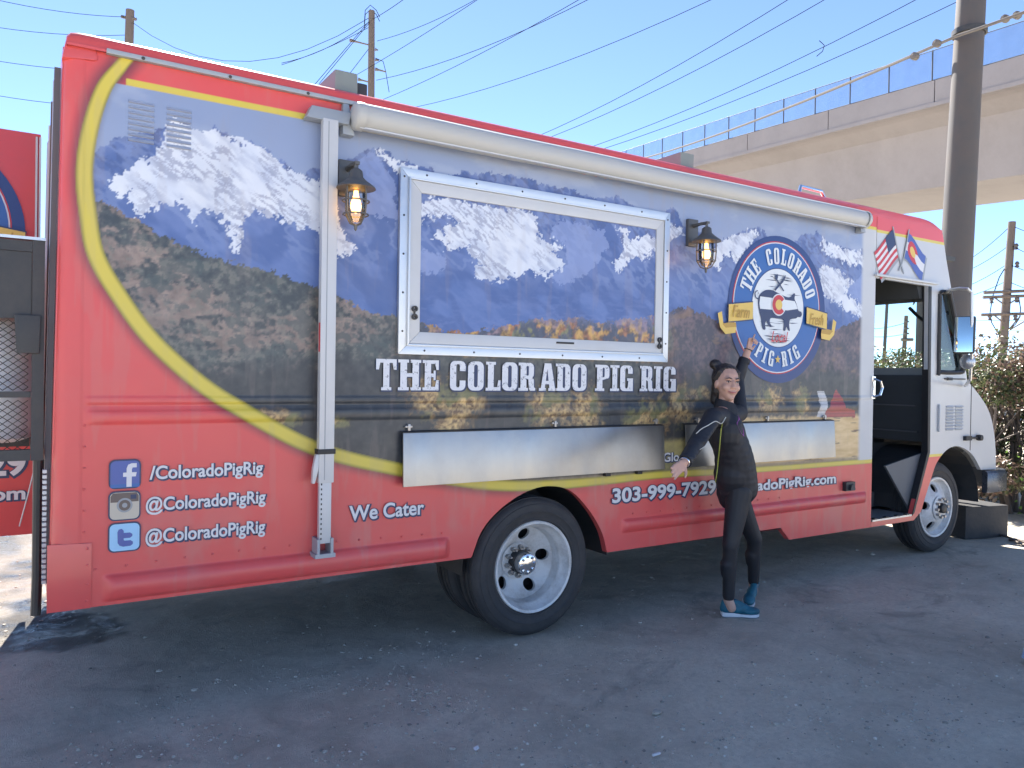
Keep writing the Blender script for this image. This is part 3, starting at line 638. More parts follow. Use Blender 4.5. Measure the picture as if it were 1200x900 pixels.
    spots = [(-0.68,1.40,.17,.13),(-0.50,1.36,.16,.10),(-0.55,1.24,.13,.07),(0.10,1.35,.22,.14),(0.35,1.31,.16,.17),(0.92,1.28,.22,.13),(0.75,1.25,.12,.08),(1.15,1.33,.16,.16),(1.32,1.42,.15,.06),(-1.55,1.30,.20,.045),(-1.22,1.27,.10,.04),(1.65,1.35,.16,.13),(2.05,1.38,.16,.12),(2.40,1.36,.12,.12)]
    wm = np.zeros(len(x))
    for (sx, sz, ax, az) in spots:
        wm = np.maximum(wm, sst(1.1, 0.35, np.hypot((x-sx)/ax, (z-sz)/az)+(n2-0.5)*1.3+(n3-0.5)*0.9))
    green = lerp(warm, np.array([0.16, 0.17, 0.06])[None], sst(0.5, 0.6, fbm(x, z, 7.0, 3, 77))*0.8)
    dk = lerp(dk, green, wm*0.95)
    c = lerp(c, dk, near)
    # meadow and ripe field at the right, rail fence along the bottom
    fz = 1.215+(n2-0.5)*0.05; fm = sst(1.6, 1.75, x)*sst(fz+0.05, fz+0.01, z)
    fld = lerp(np.array([0.52, 0.33, 0.12])[None], np.array([0.74, 0.54, 0.27])[None], np.clip(fbm(x*0.5, z*3, 14, 4, 81)*1.6-0.3, 0, 1))
    fld = lerp(fld, np.array([0.10, 0.06, 0.03])[None], sst(0.66, 0.76, fbm(x*0.35, z*4.5, 11, 4, 83)))
    c = lerp(c, fld, fm)
    f2 = sst(0.8, 0.95, x)*sst(1.14, 1.08, z+(n2-0.5)*0.05)*(x < 1.9)
    c = lerp(c, lerp(np.array([0.16, 0.15, 0.05])[None], np.array([0.46, 0.38, 0.14])[None], np.clip((z-0.9)/0.2+(n2-0.5), 0, 1)), f2)
    f3 = sst(0.925, 0.905, z)*sst(-0.35, 0.1, x)
    c = lerp(c, lerp(np.array([0.28, 0.20, 0.11])[None], np.array([0.44, 0.35, 0.22])[None], np.clip(n2*1.6-0.3, 0, 1)), f3*0.9)
    g0 = sst(1.01, 0.97, z+(n2-0.5)*0.06)*sst(-1.25, -1.05, x)*(x < -0.3)
    c = lerp(c, np.array([0.16, 0.13, 0.035])[None], g0*0.7*np.clip(n3*2-0.4, 0, 1))
    # red barn and zig-zag silo
    for pl, col in ((px([(962,489),(963,481),(971,478),(979.5,456),(989,470),(990,478),(1002,481),(1002,489)]), (0.33, 0.035, 0.035)), (px([(957.5,458),(965.5,458),(970,471),(966,489),(957,489),(961,474)]), (0.50, 0.50, 0.50))):
        k = inpoly(x, z, pl); c = np.where(k[:, None], np.array(col)*(0.75+0.5*n2[:, None])*np.where(((z*42) % 1 < 0.18)[:, None], 0.6, 1.0), c)
    c = lerp(c, np.array([0.36, 0.39, 0.45])[None], np.full(len(x), 0.06))          # pale grey mixed over the whole print, painting in veiling glare
    # outside the arc: red, with a soft dark edge along the yellow band
    dist, tt = pdist(x, z, YARC)
    ins = inpoly(x, z, INSIDE)
    red = np.array(RED)[None]*(0.94+0.12*n4[:, None])
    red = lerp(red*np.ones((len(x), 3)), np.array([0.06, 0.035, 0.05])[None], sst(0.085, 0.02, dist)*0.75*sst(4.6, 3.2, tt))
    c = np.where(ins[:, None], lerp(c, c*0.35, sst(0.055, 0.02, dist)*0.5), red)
    hw = np.interp(tt, [0, 0.3, 0.8, 2.0, 3.2, 4.2, 5.5, 9.0], [0.018, 0.028, 0.033, 0.036, 0.033, 0.026, 0.020, 0.018])
    s_ = np.clip(dist/hw, 0, 1)
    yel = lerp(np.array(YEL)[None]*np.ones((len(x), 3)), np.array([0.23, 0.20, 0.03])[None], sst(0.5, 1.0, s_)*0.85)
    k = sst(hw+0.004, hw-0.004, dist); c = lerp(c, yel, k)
    # straight yellow line under the red cornice
    k = (x > -2.165) & (z > 2.742); c = np.where(k[:, None], red, c)
    k = sst(0.0, 0.006, x+2.165)*sst(0.0155, 0.0125, np.abs(z-2.757)); c = lerp(c, np.array(YEL)[None], k)
    c = lerp(c, yel, sst(hw+0.004, hw-0.004, dist))
    grime = sst(0.54, 0.72, fbm(x*0.8, z*0.35, 7.0, 5, 95))*sst(1.3, 0.5, z)*0.22+sst(0.62, 0.70, fbm(x*2.2, z*0.22, 9.0, 4, 97))*0.10
    c = lerp(c, np.array([0.36, 0.29, 0.25])[None], grime)
    # the white door post ends the print
    wp = sst(3.095, 3.150, x)*(z > 0.885)*(z < 2.742); c = lerp(c, np.array(WHT)[None], wp)
    return np.clip(c, 0, 0.85)
def wrap_mat():
    mt = bpy.data.materials.new('vinyl_wrap'); mt.use_nodes = True; N = mt.node_tree.nodes; L = mt.node_tree.links
    b = N['Principled BSDF']; at = N.new('ShaderNodeAttribute'); at.attribute_name = 'Col'
    tc = N.new('ShaderNodeTexCoord')
    def nz(sc, det): 
        n = N.new('ShaderNodeTexNoise'); n.inputs['Scale'].default_value = sc; n.inputs['Detail'].default_value = det; n.inputs['Roughness'].default_value = 0.6; L.new(tc.outputs['Object'], n.inputs['Vector']); return n.outputs['Fac']
    mp = N.new('ShaderNodeMapRange'); mp.inputs[1].default_value = 0.5; mp.inputs[2].default_value = 0.8; mp.inputs[4].default_value = 0.16
    L.new(nz(2.5, 8), mp.inputs[0])
    mx = N.new('ShaderNodeMix'); mx.data_type = 'RGBA'; mx.inputs[7].default_value = (0.30, 0.27, 0.25, 1); L.new(mp.outputs[0], mx.inputs[0]); L.new(at.outputs['Color'], mx.inputs[6])
    L.new(mx.outputs[2], b.inputs['Base Color'])
    mr = N.new('ShaderNodeMapRange'); mr.inputs[3].default_value = 0.26; mr.inputs[4].default_value = 0.48; L.new(nz(5, 5), mr.inputs[0]); L.new(mr.outputs[0], b.inputs['Roughness'])
    bp = N.new('ShaderNodeBump'); bp.inputs['Strength'].default_value = 0.35; bp.inputs['Distance'].default_value = 0.02; L.new(nz(1.8, 2), bp.inputs['Height']); L.new(bp.outputs[0], b.inputs['Normal'])
    return mt
M['wrap'] = wrap_mat()
def rail(x, z, x0, x1, z0, z1, depth):
    zc = (z0+z1)/2; hz = (z1-z0)/2; q = np.clip(1-np.abs(z-zc)/hz, 0, 1); p = np.sqrt(np.clip(1-(1-q)**2, 0, 1))
    return depth*p*sst(0, 0.05, x-x0)*sst(0, 0.05, x1-x)
def relief(x, z):
    o = rail(x, z, -2.24, -0.555, 0.525, 0.635, 0.030)+rail(x, z, 0.65, 3.24, 0.545, 0.625, 0.024)
    o += rail(x, z, -2.31, 3.12, 1.285, 1.345, 0.009)-rail(x, z, -2.31, 3.12, 1.352, 1.372, 0.003)
    o += 0.003*sst(1.405, 1.395, z)*(z > 1.372)*sst(-2.31, -2.29, x)
    # soft dents in the skirt
    o += 0.010*(fbm(x, z, 1.6, 3, 91)-0.5)*sst(1.2, 0.9, z)
    # sheet edge near the rear corner, then the rounded corner itself
    o += 0.004*sst(-2.315, -2.322, x)
    o -= 0.05*(1-np.sqrt(np.clip(1-np.clip((X_REAR(z)+0.05-x)/0.05, 0, 1)**2, 0, 1)))
    return o
def side_panel():
    ax, az = zip(*ARCH)
    xs = np.concatenate([np.linspace(0, 0.05, 8)[:-1]-2.432, np.arange(-2.382, 3.312, 0.006)])
    def bottom(x):
        b = np.where(x < 0.05, 0.507, 0.430); b = np.where(x > 2.2, 0.42-0.088*np.clip((x-2.2)/0.09, 0, 1), b)
        a = np.interp(x, ax, az); return np.where((x > ax[0]) & (x < ax[-1]), np.maximum(a, 0.40), b)
    bt = bottom(xs); top = 2.862; n = len(xs); k = 400
    T = np.linspace(0, 1, k); X = np.repeat(xs[:, None], k, 1); Z = bt[:, None]+(top-bt)[:, None]*T[None]
    sh = np.clip((-2.382-X)/0.05, 0, 1); X = X+(X_REAR(Z)+2.432)*sst(0, 1, np.clip((-2.0-X)/0.43, 0, 1))
    Yv = -relief(X.ravel(), Z.ravel()).reshape(X.shape)
    idx = np.arange(n*k).reshape(n, k); q = np.stack([idx[:-1,:-1], idx[1:,:-1], idx[1:,1:], idx[:-1,1:]], -1).reshape(-1, 4)
    colr = wrap_colour(X.ravel(), Z.ravel())
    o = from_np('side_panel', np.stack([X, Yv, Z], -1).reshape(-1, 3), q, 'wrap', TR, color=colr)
    o['label'] = 'printed side with snowy peaks, dark woods, yellow arc and red surround'
side_panel()
# folded edges so that the skin is not paper thin
m_ = mb(); ax = [p for p in ARCH]
outl = [(-2.425, 0.507), (-0.43, 0.507)]+[p for p in ARCH[1:-1]]+[(0.544, 0.430), (2.2, 0.42), (2.29, 0.332), (3.305, 0.330)]
for (xa, za), (xb, zb) in zip(outl[:-1], outl[1:]): m_.add([(xa, 0.001, za+0.001), (xb, 0.001, zb+0.001), (xb, 0.045, zb+0.001), (xa, 0.045, za+0.001)], [(0, 1, 2, 3)])
m_.build('skirt_return', 'red', TR, fix=False)

# ---- shell, roof, chassis
m_ = mb(); m_.box(-2.37, 3.25, 0.05, Y1-0.02, 0.95, 2.86); m_.build('body_core', 'interior', TR)
m_ = mb(); m_.box(-2.36, 3.25, Y1-0.02, Y1, 0.22, 2.86); m_.build('far_side_panel', 'red', TR)  # real panel, its unseen lower edge dropped to block sun under the truck
m_ = mb()
for (xa, xb) in ((-2.40, -0.52), (0.62, 3.25)): m_.box(xa, xb, 0.05, 0.07, 0.56, 0.95)
m_.build('skirt_backing', 'dark', TR)
m_ = mb(); m_.hexa([(-2.432, 0.03, 0.507), (-2.40, 0.03, 0.507), (-2.40, Y1-.03, 0.507), (-2.432, Y1-.03, 0.507), (-2.397, 0.03, 2.86), (-2.36, 0.03, 2.86), (-2.36, Y1-.03, 2.86), (-2.397, Y1-.03, 2.86)]); m_.build('rear_wall', 'red', TR)
def roof():
    prof = [(-0.022, 2.856), (-0.022, 2.868), (-0.010, 2.872), (-0.008, 2.905), (0.010, 2.926), (0.05, 2.938), (0.25, 2.955), (Y1/2, 2.965)]
    prof = prof+[(Y1-y, z) for y, z in prof[-2::-1]]
    xs = [(-2.385, -0.35), (-2.37, -0.12), (-2.34, -0.03), (-2.30, 0), (-1.0, 0), (1.0, 0), (3.04, 0.0), (3.06, 0.0), (3.6, 0), (3.95, 0), (4.03, -0.05), (4.10, -0.15), (4.16, -0.32), (4.21, -0.54), (4.25, -0.78), (4.276, -1.0)]
    V = []; F = []; n = len(prof)
    for x, dz in xs:
        for y, z in prof: V.append((x, (min(max(y, 0.002), Y1-0.002) if x > 3.05 else y), 2.852+(z-2.852)*(1-min(1, -dz))))
    for i in range(len(xs)-1):
        for k in range(n-1): F.append((i*n+k, (i+1)*n+k, (i+1)*n+k+1, i*n+k+1))
    F.append(tuple(range(n))); F.append(tuple((len(xs)-1)*n+k for k in range(n-1, -1, -1)))
    mb().add(V, F).build('roof', 'red', TR, smooth=True, auto=50)
roof()
# bruised corner cap at the rear of the roof
m_ = mb(); m_.hexa([(-2.405, -0.012, 2.80), (-2.27, -0.014, 2.815), (-2.27, 0.12, 2.815), (-2.40, 0.12, 2.80), (-2.385, 0.0, 2.90), (-2.28, -0.006, 2.905), (-2.28, 0.12, 2.92), (-2.38, 0.12, 2.91)]); m_.build('corner_cap', 'red', TR, bevel=0.02)
m_ = mb()
for y in (0.65, 1.5): m_.box(-2.35, 4.9, y, y+0.08, 0.55, 0.78)
m_.build('chassis_rail', 'dark', TR).__setitem__('kind', 'stuff')
m_ = mb(); m_.tube([(0, 0.12, 0.405), (0, Y1-0.12, 0.405)], 0.07, 12); m_.lathe([(0, -0.2), (0.16, -0.14), (0.2, 0), (0.16, 0.14), (0, 0.2)], (0, 1.1, 0.405), 'y', 16); m_.build('rear_axle', 'dark', TR, smooth=True)
m_ = mb(); m_.tube([(4.36, 0.2, 0.36), (4.36, Y1-0.2, 0.36)], 0.05, 10); m_.build('front_axle', 'dark', TR, smooth=True)
# wheel house lining
m_ = mb(); ar = [(0.06+0.52*math.cos(a), 0.40+0.50*math.sin(a)) for a in np.linspace(0, math.pi, 16)]
for (xa, za), (xb, zb) in zip(ar[:-1], ar[1:]): m_.add([(xa, 0.046, za), (xb, 0.046, zb), (xb, 0.62, zb), (xa, 0.62, za)], [(0, 1, 2, 3)])
m_.build('wheel_house', 'dark', TR, smooth=True, fix=False)

# ---- wheels
def hole_disc(m_, cy, rin, rout, holes, hr, hrad, y_in, y_out, cx, cz, n=40, mi=0):
    f = lambda r: y_in+(y_out-y_in)*min(max((r-rin)/(rout-rin), 0), 1)**1.5
    half = math.pi/len(holes); rm = (rin+rout)/2; rh = (rout-rin)/2; nd = 32; ns = 7
    for h in holes:
        V = []; F = []
        for k in range(nd):
            a = 2*math.pi*k/nd; hx = hrad+hr*math.cos(a); hz = hr*math.sin(a)
            u0 = math.atan2(hz, hx)/half; v0 = (math.hypot(hx, hz)-rm)/rh
            d = max(abs(math.cos(a)), abs(math.sin(a))); u1 = math.sin(a)/d; v1 = math.cos(a)/d
            for j in range(-1, ns+1):
                t = max(j, 0)/ns; u = u0+(u1-u0)*t; v = v0+(v1-v0)*t; r = rm+v*rh; an = h+u*half
                V.append((cx+r*math.cos(an), f(r)+(0.022 if j < 0 else 0), cz+r*math.sin(an)))
        w = ns+2
        for k in range(nd):
            for j in range(w-1): F.append((k*w+j, k*w+j+1, ((k+1) % nd)*w+j+1, ((k+1) % nd)*w+j))
        m_.add(V, F, mi)
def tyre(name_par, cx, cz, y0, w, full=True):
    m_ = mb(); r = 0.405
    out = [(0.262, 0.028), (0.274, 0.010), (0.278, 0.005), (0.286, 0.005), (0.288, 0.008), (0.305, 0.003), (0.322, 0.001), (0.324, -0.002), (0.330, -0.002), (0.332, 0.001), (0.352, 0.002), (0.368, 0.006), (0.370, 0.011), (0.376, 0.012), (0.389, 0.022), (0.400, 0.040)]
    tread = []; 
    for a_, b_ in ((0.040, 0.078), (0.090, 0.120), (0.132, w-0.090), (w-0.078, w-0.040)):
        tread += [(0.393, a_+0.001), (0.4045, a_+0.003), (0.4045, b_-0.003), (0.393, b_-0.001)]
    prof = out+tread+[(rr, w-h) for rr, h in reversed(out)]
    m_.lathe(prof, (cx, y0, cz), 'y', 64); return m_
def rear_wheel():
    root = bpy.data.objects.new('rear_wheel', None); COL.objects.link(root); root.parent = TR; c = (0.0, 0.02, 0.405)
    root.location = tuple(np.array(c)-np.array(ORI[TR.name])); ORI[root.name] = c
    tyre(root, 0, 0.405, -0.012, 0.225).build('tyre', 'rubber', root, smooth=True, auto=50)
    t2 = tyre(root, 0, 0.405, 0.285, 0.225).build('tyre', 'rubber', root, smooth=True, auto=50)
    m_ = mb(); m_.lathe([(0.262, 0.018), (0.270, 0.004), (0.266, -0.006), (0.252, -0.002), (0.246, 0.012), (0.240, 0.040), (0.228, 0.050), (0.222, 0.075), (0.220, 0.115), (0.216, 0.128)], (0, 0, 0.405), 'y', 56)
    hole_disc(m_, 0, 0.108, 0.2165, [R(a) for a in (80, 8, -64, -136, 152)], 0.036, 0.166, 0.188, 0.128, 0, 0.405)
    m_.lathe([(0.108, 0.188), (0.112, 0.180), (0.106, 0.176), (0.06, 0.176), (0.0, 0.176)], (0, 0, 0.405), 'y', 40)
    m_.build('rim', 'rim', root, smooth=True, auto=40)
    m_ = mb(); m_.lathe([(0.0, 0.26), (0.225, 0.26), (0.225, 0.20)], (0, 0, 0.405), 'y', 30); m_.build('brake_drum', 'black', root, smooth=True)
    m_ = mb(); m_.lathe([(0.066, 0.178), (0.062, 0.12), (0.058, 0.085), (0.054, 0.080), (0.0, 0.078)], (0, 0, 0.405), 'y', 28); m_.build('hub', 'hub', root, smooth=True)
    m_ = mb(); m_.lathe([(0.0, 0.064), (0.050, 0.066), (0.060, 0.070), (0.062, 0.079)], (0, 0, 0.405), 'y', 28); m_.build('axle_flange', 'chrome', root, smooth=True)
    for i in range(10):
        a = 2*math.pi*i/10+0.2; q = mb(); q.lathe([(0.0, -0.036), (0.007, -0.036), (0.007, -0.012), (0.0145, -0.012), (0.0145, 0.016)], (0.086*math.cos(a), 0.16, 0.405+0.086*math.sin(a)), 'y', 6); q.build('lug_nut', 'hub', root)
    for i in range(8):
        a = 2*math.pi*i/8+0.1; q = mb(); q.lathe([(0.0, -0.008), (0.008, -0.008), (0.008, 0.004)], (0.046*math.cos(a), 0.066, 0.405+0.046*math.sin(a)), 'y', 6); q.build('bolt', 'chrome', root)
rear_wheel()
def front_wheel(cx, cy, far=False):
    root = bpy.data.objects.new('front_wheel', None); COL.objects.link(root); root.parent = TR; c = (cx, cy, 0.405)
    root.location = tuple(np.array(c)-np.array(ORI[TR.name])); ORI[root.name] = c
    tyre(root, cx, 0.405, cy-0.02, 0.225).build('tyre', 'rubber', root, smooth=True, auto=50)
    m_ = mb(); m_.lathe([(0.262, 0.010), (0.270, -0.004), (0.266, -0.014), (0.250, -0.010), (0.244, 0.010), (0.236, 0.030), (0.226, 0.036)], (cx, cy, 0.405), 'y', 56)
    hole_disc(m_, 0, 0.105, 0.2265, [R(a) for a in (100, 28, -44, -116, 172)], 0.036, 0.172, cy-0.035, cy+0.036, cx, 0.405)
    m_.lathe([(0.105, -0.035), (0.112, -0.045), (0.10, -0.050), (0.050, -0.050), (0.0, -0.048)], (cx, cy, 0.405), 'y', 40)
    m_.build('rim', 'rim', root, smooth=True, auto=40)
    m_ = mb(); m_.lathe([(0.0, 0.14), (0.225, 0.14), (0.23, 0.05)], (cx, cy, 0.405), 'y', 30); m_.build('brake_drum', 'black', root, smooth=True)
    m_ = mb(); m_.lathe([(0.046, -0.048), (0.044, -0.082), (0.038, -0.086), (0.0, -0.086)], (cx, cy, 0.405), 'y', 24); m_.build('hub', 'black', root, smooth=True)
    for i in range(10):
        a = 2*math.pi*i/10+0.1; q = mb(); q.lathe([(0.0, -0.030), (0.013, -0.030), (0.013, 0.0)], (cx+0.082*math.cos(a), cy-0.048, 0.405+0.082*math.sin(a)), 'y', 6); q.build('lug_nut', 'hub', root)
front_wheel(4.37, 0.06)
for nm, cx, y0 in (('rear_wheel', 0.0, Y1-0.23), ('front_wheel', 4.37, Y1-0.24)):
    root = bpy.data.objects.new(nm, None); COL.objects.link(root); root.parent = TR; root.location = tuple(np.array((cx, y0, .405))-np.array(ORI[TR.name])); ORI[root.name] = (cx, y0, .405)
    tyre(root, cx, 0.405, y0, 0.225).build('tyre', 'rubber', root, smooth=True, auto=50)
    m_ = mb(); m_.lathe([(0.262, 0.02), (0.262, 0.2), (0.2, 0.18), (0.0, 0.17)], (cx, y0, 0.405), 'y', 30); m_.build('rim', 'rim', root, smooth=True)

# ---- trim on the side: corner plate, louvres, rivets, rail, awning
m_ = mb(); m_.prism([(-2.437, 0.507), (-2.277, 0.507), (-2.275, 0.782), (-2.437, 0.789)], -0.010, -0.003); m_.build('corner_plate', 'red', TR, bevel=0.002)
m_ = mb()
def dome(m_, x, z, y, r=0.006): m_.lathe([(r, 0.0), (r*0.8, -r*0.5), (0, -r*0.75)], (x, y, z), 'y', 8)
for z in (0.54, 0.61, 0.69, 0.76): dome(m_, -2.292, z, -0.010)
for x in np.arange(-2.26, -0.6, 0.118): dome(m_, x, 0.672+0.01*math.sin(x*3), -0.004)
for x in np.arange(0.75, 2.2, 0.118): dome(m_, x, 0.655, -0.004)
for z in np.arange(0.83, 1.28, 0.09): dome(m_, -2.305, z, -0.004, 0.005)
m_.build('rivets', 'red', TR, smooth=True)['kind'] = 'stuff'
m_ = mb()
for (x0, x1) in ((-2.152, -2.052), (-2.000, -1.900)):
    for k in range(8):
        z = 2.683-k*0.0235; xo = 0.0
        m_.add([(x0, -0.001, z), (x1, -0.001, z), (x1, -0.010, z-0.012), (x0, -0.010, z-0.012), (x0, -0.001, z-0.014), (x1, -0.001, z-0.014)], [(0, 1, 2, 3), (3, 2, 5, 4), (0, 3, 4), (1, 5, 2)])
M['louvre'] = mat('louvre_print', (0.34, 0.38, 0.48), 0.4, var=0.15)
m_.build('louvre_vent', 'louvre', TR, fix=False)['kind'] = 'stuff'
m_ = mb(); m_.box(-2.24, 3.03, -0.030, -0.002, 2.852, 2.872); m_.build('awning_rail', 'rail_grey', TR, bevel=0.004)
m_ = mb()
for x in np.arange(-2.1, 3.0, 0.36): dome(m_, x, 2.861, -0.030, 0.008)
m_.build('rail_screws', 'dark', TR)['kind'] = 'stuff'
def awning():
    yc, zc = -0.086, 2.780; prof = []
    n = 22; V = []; F = []; sec = []
    for k in range(n):
        a = 2*math.pi*k/n; ry = 0.060; rz = 0.066; sec.append((yc+ry*math.cos(a), zc+rz*math.sin(a)))
    sec = [(y, z) for y, z in sec]
    xs = np.linspace(-1.155, 3.01, 40)
    for x in xs:
        for y, z in sec: V.append((x, y, z+0.002*math.sin(x*5)))
    for i in range(len(xs)-1):
        for k in range(n): F.append((i*n+k, i*n+(k+1) % n, (i+1)*n+(k+1) % n, (i+1)*n+k))
    o = mb().add(V, F).build('awning', 'awning', TR, smooth=True); o['label'] = 'rolled white awning case under the roof edge'
    m_ = mb(); m_.box(-1.15, 3.0, -0.118, -0.098, 2.716, 2.724); m_.build('hem_bar', 'alu_white', TR)
    for x, s_ in ((-1.155, -1), (3.01, 1)):
        m_ = mb(); m_.lathe([(0.0, 0.022*s_), (0.050, 0.020*s_), (0.064, 0.010*s_), (0.069, 0.0), (0.069, -0.03*s_)], (x, yc, zc), 'x', 22); m_.build('end_cap', 'awning', TR, smooth=True)
        m_ = mb(); m_.hexa([(x+s_*0.00, -0.06, 2.69), (x+s_*0.06, -0.06, 2.69), (x+s_*0.06, -0.005, 2.69), (x, -0.005, 2.69), (x+s_*0.02, -0.03, 2.85), (x+s_*0.05, -0.03, 2.85), (x+s_*0.05, -0.005, 2.85), (x+s_*0.02, -0.005, 2.85)]); m_.build('end_bracket', 'rail_grey', TR, bevel=0.004)
    # arm folded down the side
    o = mb().box(-1.322, -1.246, -0.085, -0.045, 0.985, 2.742).build('awning_arm', 'alu_white', TR, bevel=0.006)
    mb().box(-1.296, -1.292, -0.0862, -0.084, 1.0, 2.73).build('groove', 'decal_grey', o)
    mb().box(-1.33, -1.240, -0.090, -0.040, 1.125, 1.150).build('strap', 'black', o, bevel=0.004)
    mb().prism([(-1.335, 1.125), (-1.318, 1.125), (-1.322, 1.05), (-1.338, 0.985), (-1.352, 0.985), (-1.348, 1.06)], -0.082, -0.055).build('release_lever', 'alu_white', o, bevel=0.004)
    a = mb().box(-1.315, -1.255, -0.078, -0.050, 0.690, 0.990).build('arm_foot', 'alu_white', TR, bevel=0.004)
    m_ = mb()
    for z in np.arange(0.71, 0.98, 0.024): m_.box(-1.308, -1.302, -0.0795, -0.077, z, z+0.010)
    m_.build('adjuster_holes', 'black', a)['kind'] = 'stuff'
    m_ = mb(); m_.box(-1.335, -1.235, -0.090, -0.004, 0.622, 0.642); m_.box(-1.325, -1.312, -0.088, -0.004, 0.642, 0.715); m_.box(-1.258, -1.245, -0.088, -0.004, 0.642, 0.715); m_.build('foot_bracket', 'rail_grey', TR)
    mb().box(-1.3235, -1.316, -0.080, -0.060, 1.62, 1.76).build('warning_sticker', 'decal_red', o)['label'] = 'small red sticker'
    mb().hexa([(-1.40, -0.075, 2.735), (-1.19, -0.075, 2.735), (-1.19, -0.005, 2.735), (-1.40, -0.005, 2.735), (-1.37, -0.06, 2.80), (-1.17, -0.06, 2.80), (-1.17, -0.005, 2.80), (-1.37, -0.005, 2.80)]).build('arm_head', 'rail_grey', TR, bevel=0.006)
awning()

# ---- serving hatch with its frame
def hatch():
    x0, x1, z0, z1 = -0.892, 1.003, 1.622, 2.588
    root = bpy.data.objects.new('service_hatch', None); COL.objects.link(root); root.parent = TR; c = ((x0+x1)/2, 0, z0); root.location = tuple(np.array(c)-np.array(ORI[TR.name])); ORI[root.name] = c
    root['label'] = 'closed aluminium framed serving hatch printed with the mountain scene'
    def frame(name, a0, a1, b0, b1, w, y0, y1, mt, bev=0.004):
        segs = [[(a0, b0), (a1, b0), (a1-w, b0+w), (a0+w, b0+w)], [(a1, b0), (a1, b1), (a1-w, b1-w), (a1-w, b0+w)], [(a1, b1), (a0, b1), (a0+w, b1-w), (a1-w, b1-w)], [(a0, b1), (a0, b0), (a0+w, b0+w), (a0+w, b1-w)]]
        for sgm in segs: mb().prism(sgm, y0, y1).build(name, mt, root, bevel=bev)
    frame('outer_frame', x0, x1, z0, z1, 0.050, -0.028, -0.002, 'alu')
    frame('drip_lip', x0+0.046, x1-0.046, z0+0.046, z1-0.046, 0.010, -0.040, -0.020, 'alu', 0.002)
    frame('hatch_frame', x0+0.057, x1-0.057, z0+0.057, z1-0.057, 0.062, -0.032, -0.010, 'alu_white')
    a0, a1, b0, b1 = x0+0.117, x1-0.117, z0+0.117, z1-0.117
    xs = np.linspace(a0, a1, 300); zs = np.linspace(b0, b1, 150); X, Z = np.meshgrid(xs, zs, indexing='ij'); n, k = X.shape
    idx = np.arange(n*k).reshape(n, k); q = np.stack([idx[:-1,:-1], idx[1:,:-1], idx[1:,1:], idx[:-1,1:]], -1).reshape(-1, 4)
    from_np('hatch_panel', np.stack([X, np.full_like(X, -0.022), Z], -1).reshape(-1, 3), q, 'wrap', root, color=wrap_colour(X.ravel(), Z.ravel()))
    for x in (x0+0.085, x1-0.085):
        m_ = mb(); m_.lathe([(0.008, -0.014), (0.016, -0.014), (0.016, 0), (0.008, 0)], (x, -0.033, 1.86 if x < 0 else 1.765), 'y', 12, close=True); m_.lathe([(0.008, -0.014), (0.016, -0.014), (0.016, 0), (0.008, 0)], (x, -0.033, (1.86 if x < 0 else 1.765)-0.042), 'y', 12, close=True); m_.box(x-0.004, x+0.004, -0.042, -0.033, (1.86 if x < 0 else 1.765)-0.045, (1.86 if x < 0 else 1.765)); m_.build('latch', 'dark', root)
    mb().box(0.108, 0.235, -0.038, -0.0325, 1.712, 1.723).build('pull_slot', 'black', root)
    m_ = mb()
    for x in np.arange(x0+0.15, x1, 0.30): dome(m_, x, z0+0.022, -0.028, 0.006); dome(m_, x, z1-0.022, -0.028, 0.006)
    for z in np.arange(z0+0.12, z1, 0.2): dome(m_, x0+0.022, z, -0.028, 0.006); dome(m_, x1-0.022, z, -0.028, 0.006)
    m_.build('frame_screws', 'dark', root)['kind'] = 'stuff'
hatch()
# ---- folded counters
M['steel_shelf'] = mat('brushed_steel', (0.36, 0.355, 0.345), 0.36, metal=0.9, var=0.22, scale=5.0, bump=0.22, bscale=2.2, rvar=0.3, stretch=(1.0, 1.0, 0.12), dirt=(0.22, 0.21, 0.20), dirt_amt=0.35)
def counter(x0, x1, lab, hinges):
    root = bpy.data.objects.new('folding_counter', None); COL.objects.link(root); root.parent = TR; c = ((x0+x1)/2, 0, 0.93); root.location = tuple(np.array(c)-np.array(ORI[TR.name])); ORI[root.name] = c; root['label'] = lab
    z0, z1 = 0.935, 1.212
    m_ = mb(); m_.hexa([(x0-0.005, -0.062, z0), (x1-0.005, -0.062, z0), (x1-0.005, -0.050, z0), (x0-0.005, -0.050, z0), (x0, -0.040, z1), (x1, -0.040, z1), (x1, -0.028, z1), (x0, -0.028, z1)]); m_.build('plate', 'steel_shelf', root, bevel=0.0025)
    mb().hexa([(x0, -0.040, z1+0.001), (x1, -0.040, z1+0.001), (x1, -0.006, z1+0.006), (x0, -0.006, z1+0.006), (x0, -0.040, z1+0.004), (x1, -0.040, z1+0.004), (x1, -0.006, z1+0.010), (x0, -0.006, z1+0.010)]).build('hinge_leaf', 'dark', root)
    for h in hinges:
        m_ = mb(); m_.box(h-0.007, h+0.007, -0.024, -0.002, z1+0.010, z1+0.045); m_.box(h-0.020, h+0.020, -0.018, -0.002, z1+0.026, z1+0.036); m_.build('catch', 'hub', root, bevel=0.002)
    for h in (x0+0.04, x1-0.03): mb().box(h-0.018, h+0.018, -0.050, -0.002, 0.955, 0.985).build('stay', 'black', root)
counter(-0.862, 0.968, 'long folded down stainless counter under the serving hatch', (-0.82, 0.12, 0.92))
counter(1.165, 2.745, 'folded down stainless counter below the round badge', (1.3, 2.0, 2.66))
for x in (0.52, 0.78): mb().box(x-0.02, x+0.02, -0.03, -0.002, 0.908, 0.930).build('rubber_bumper', 'black', TR, bevel=0.003)
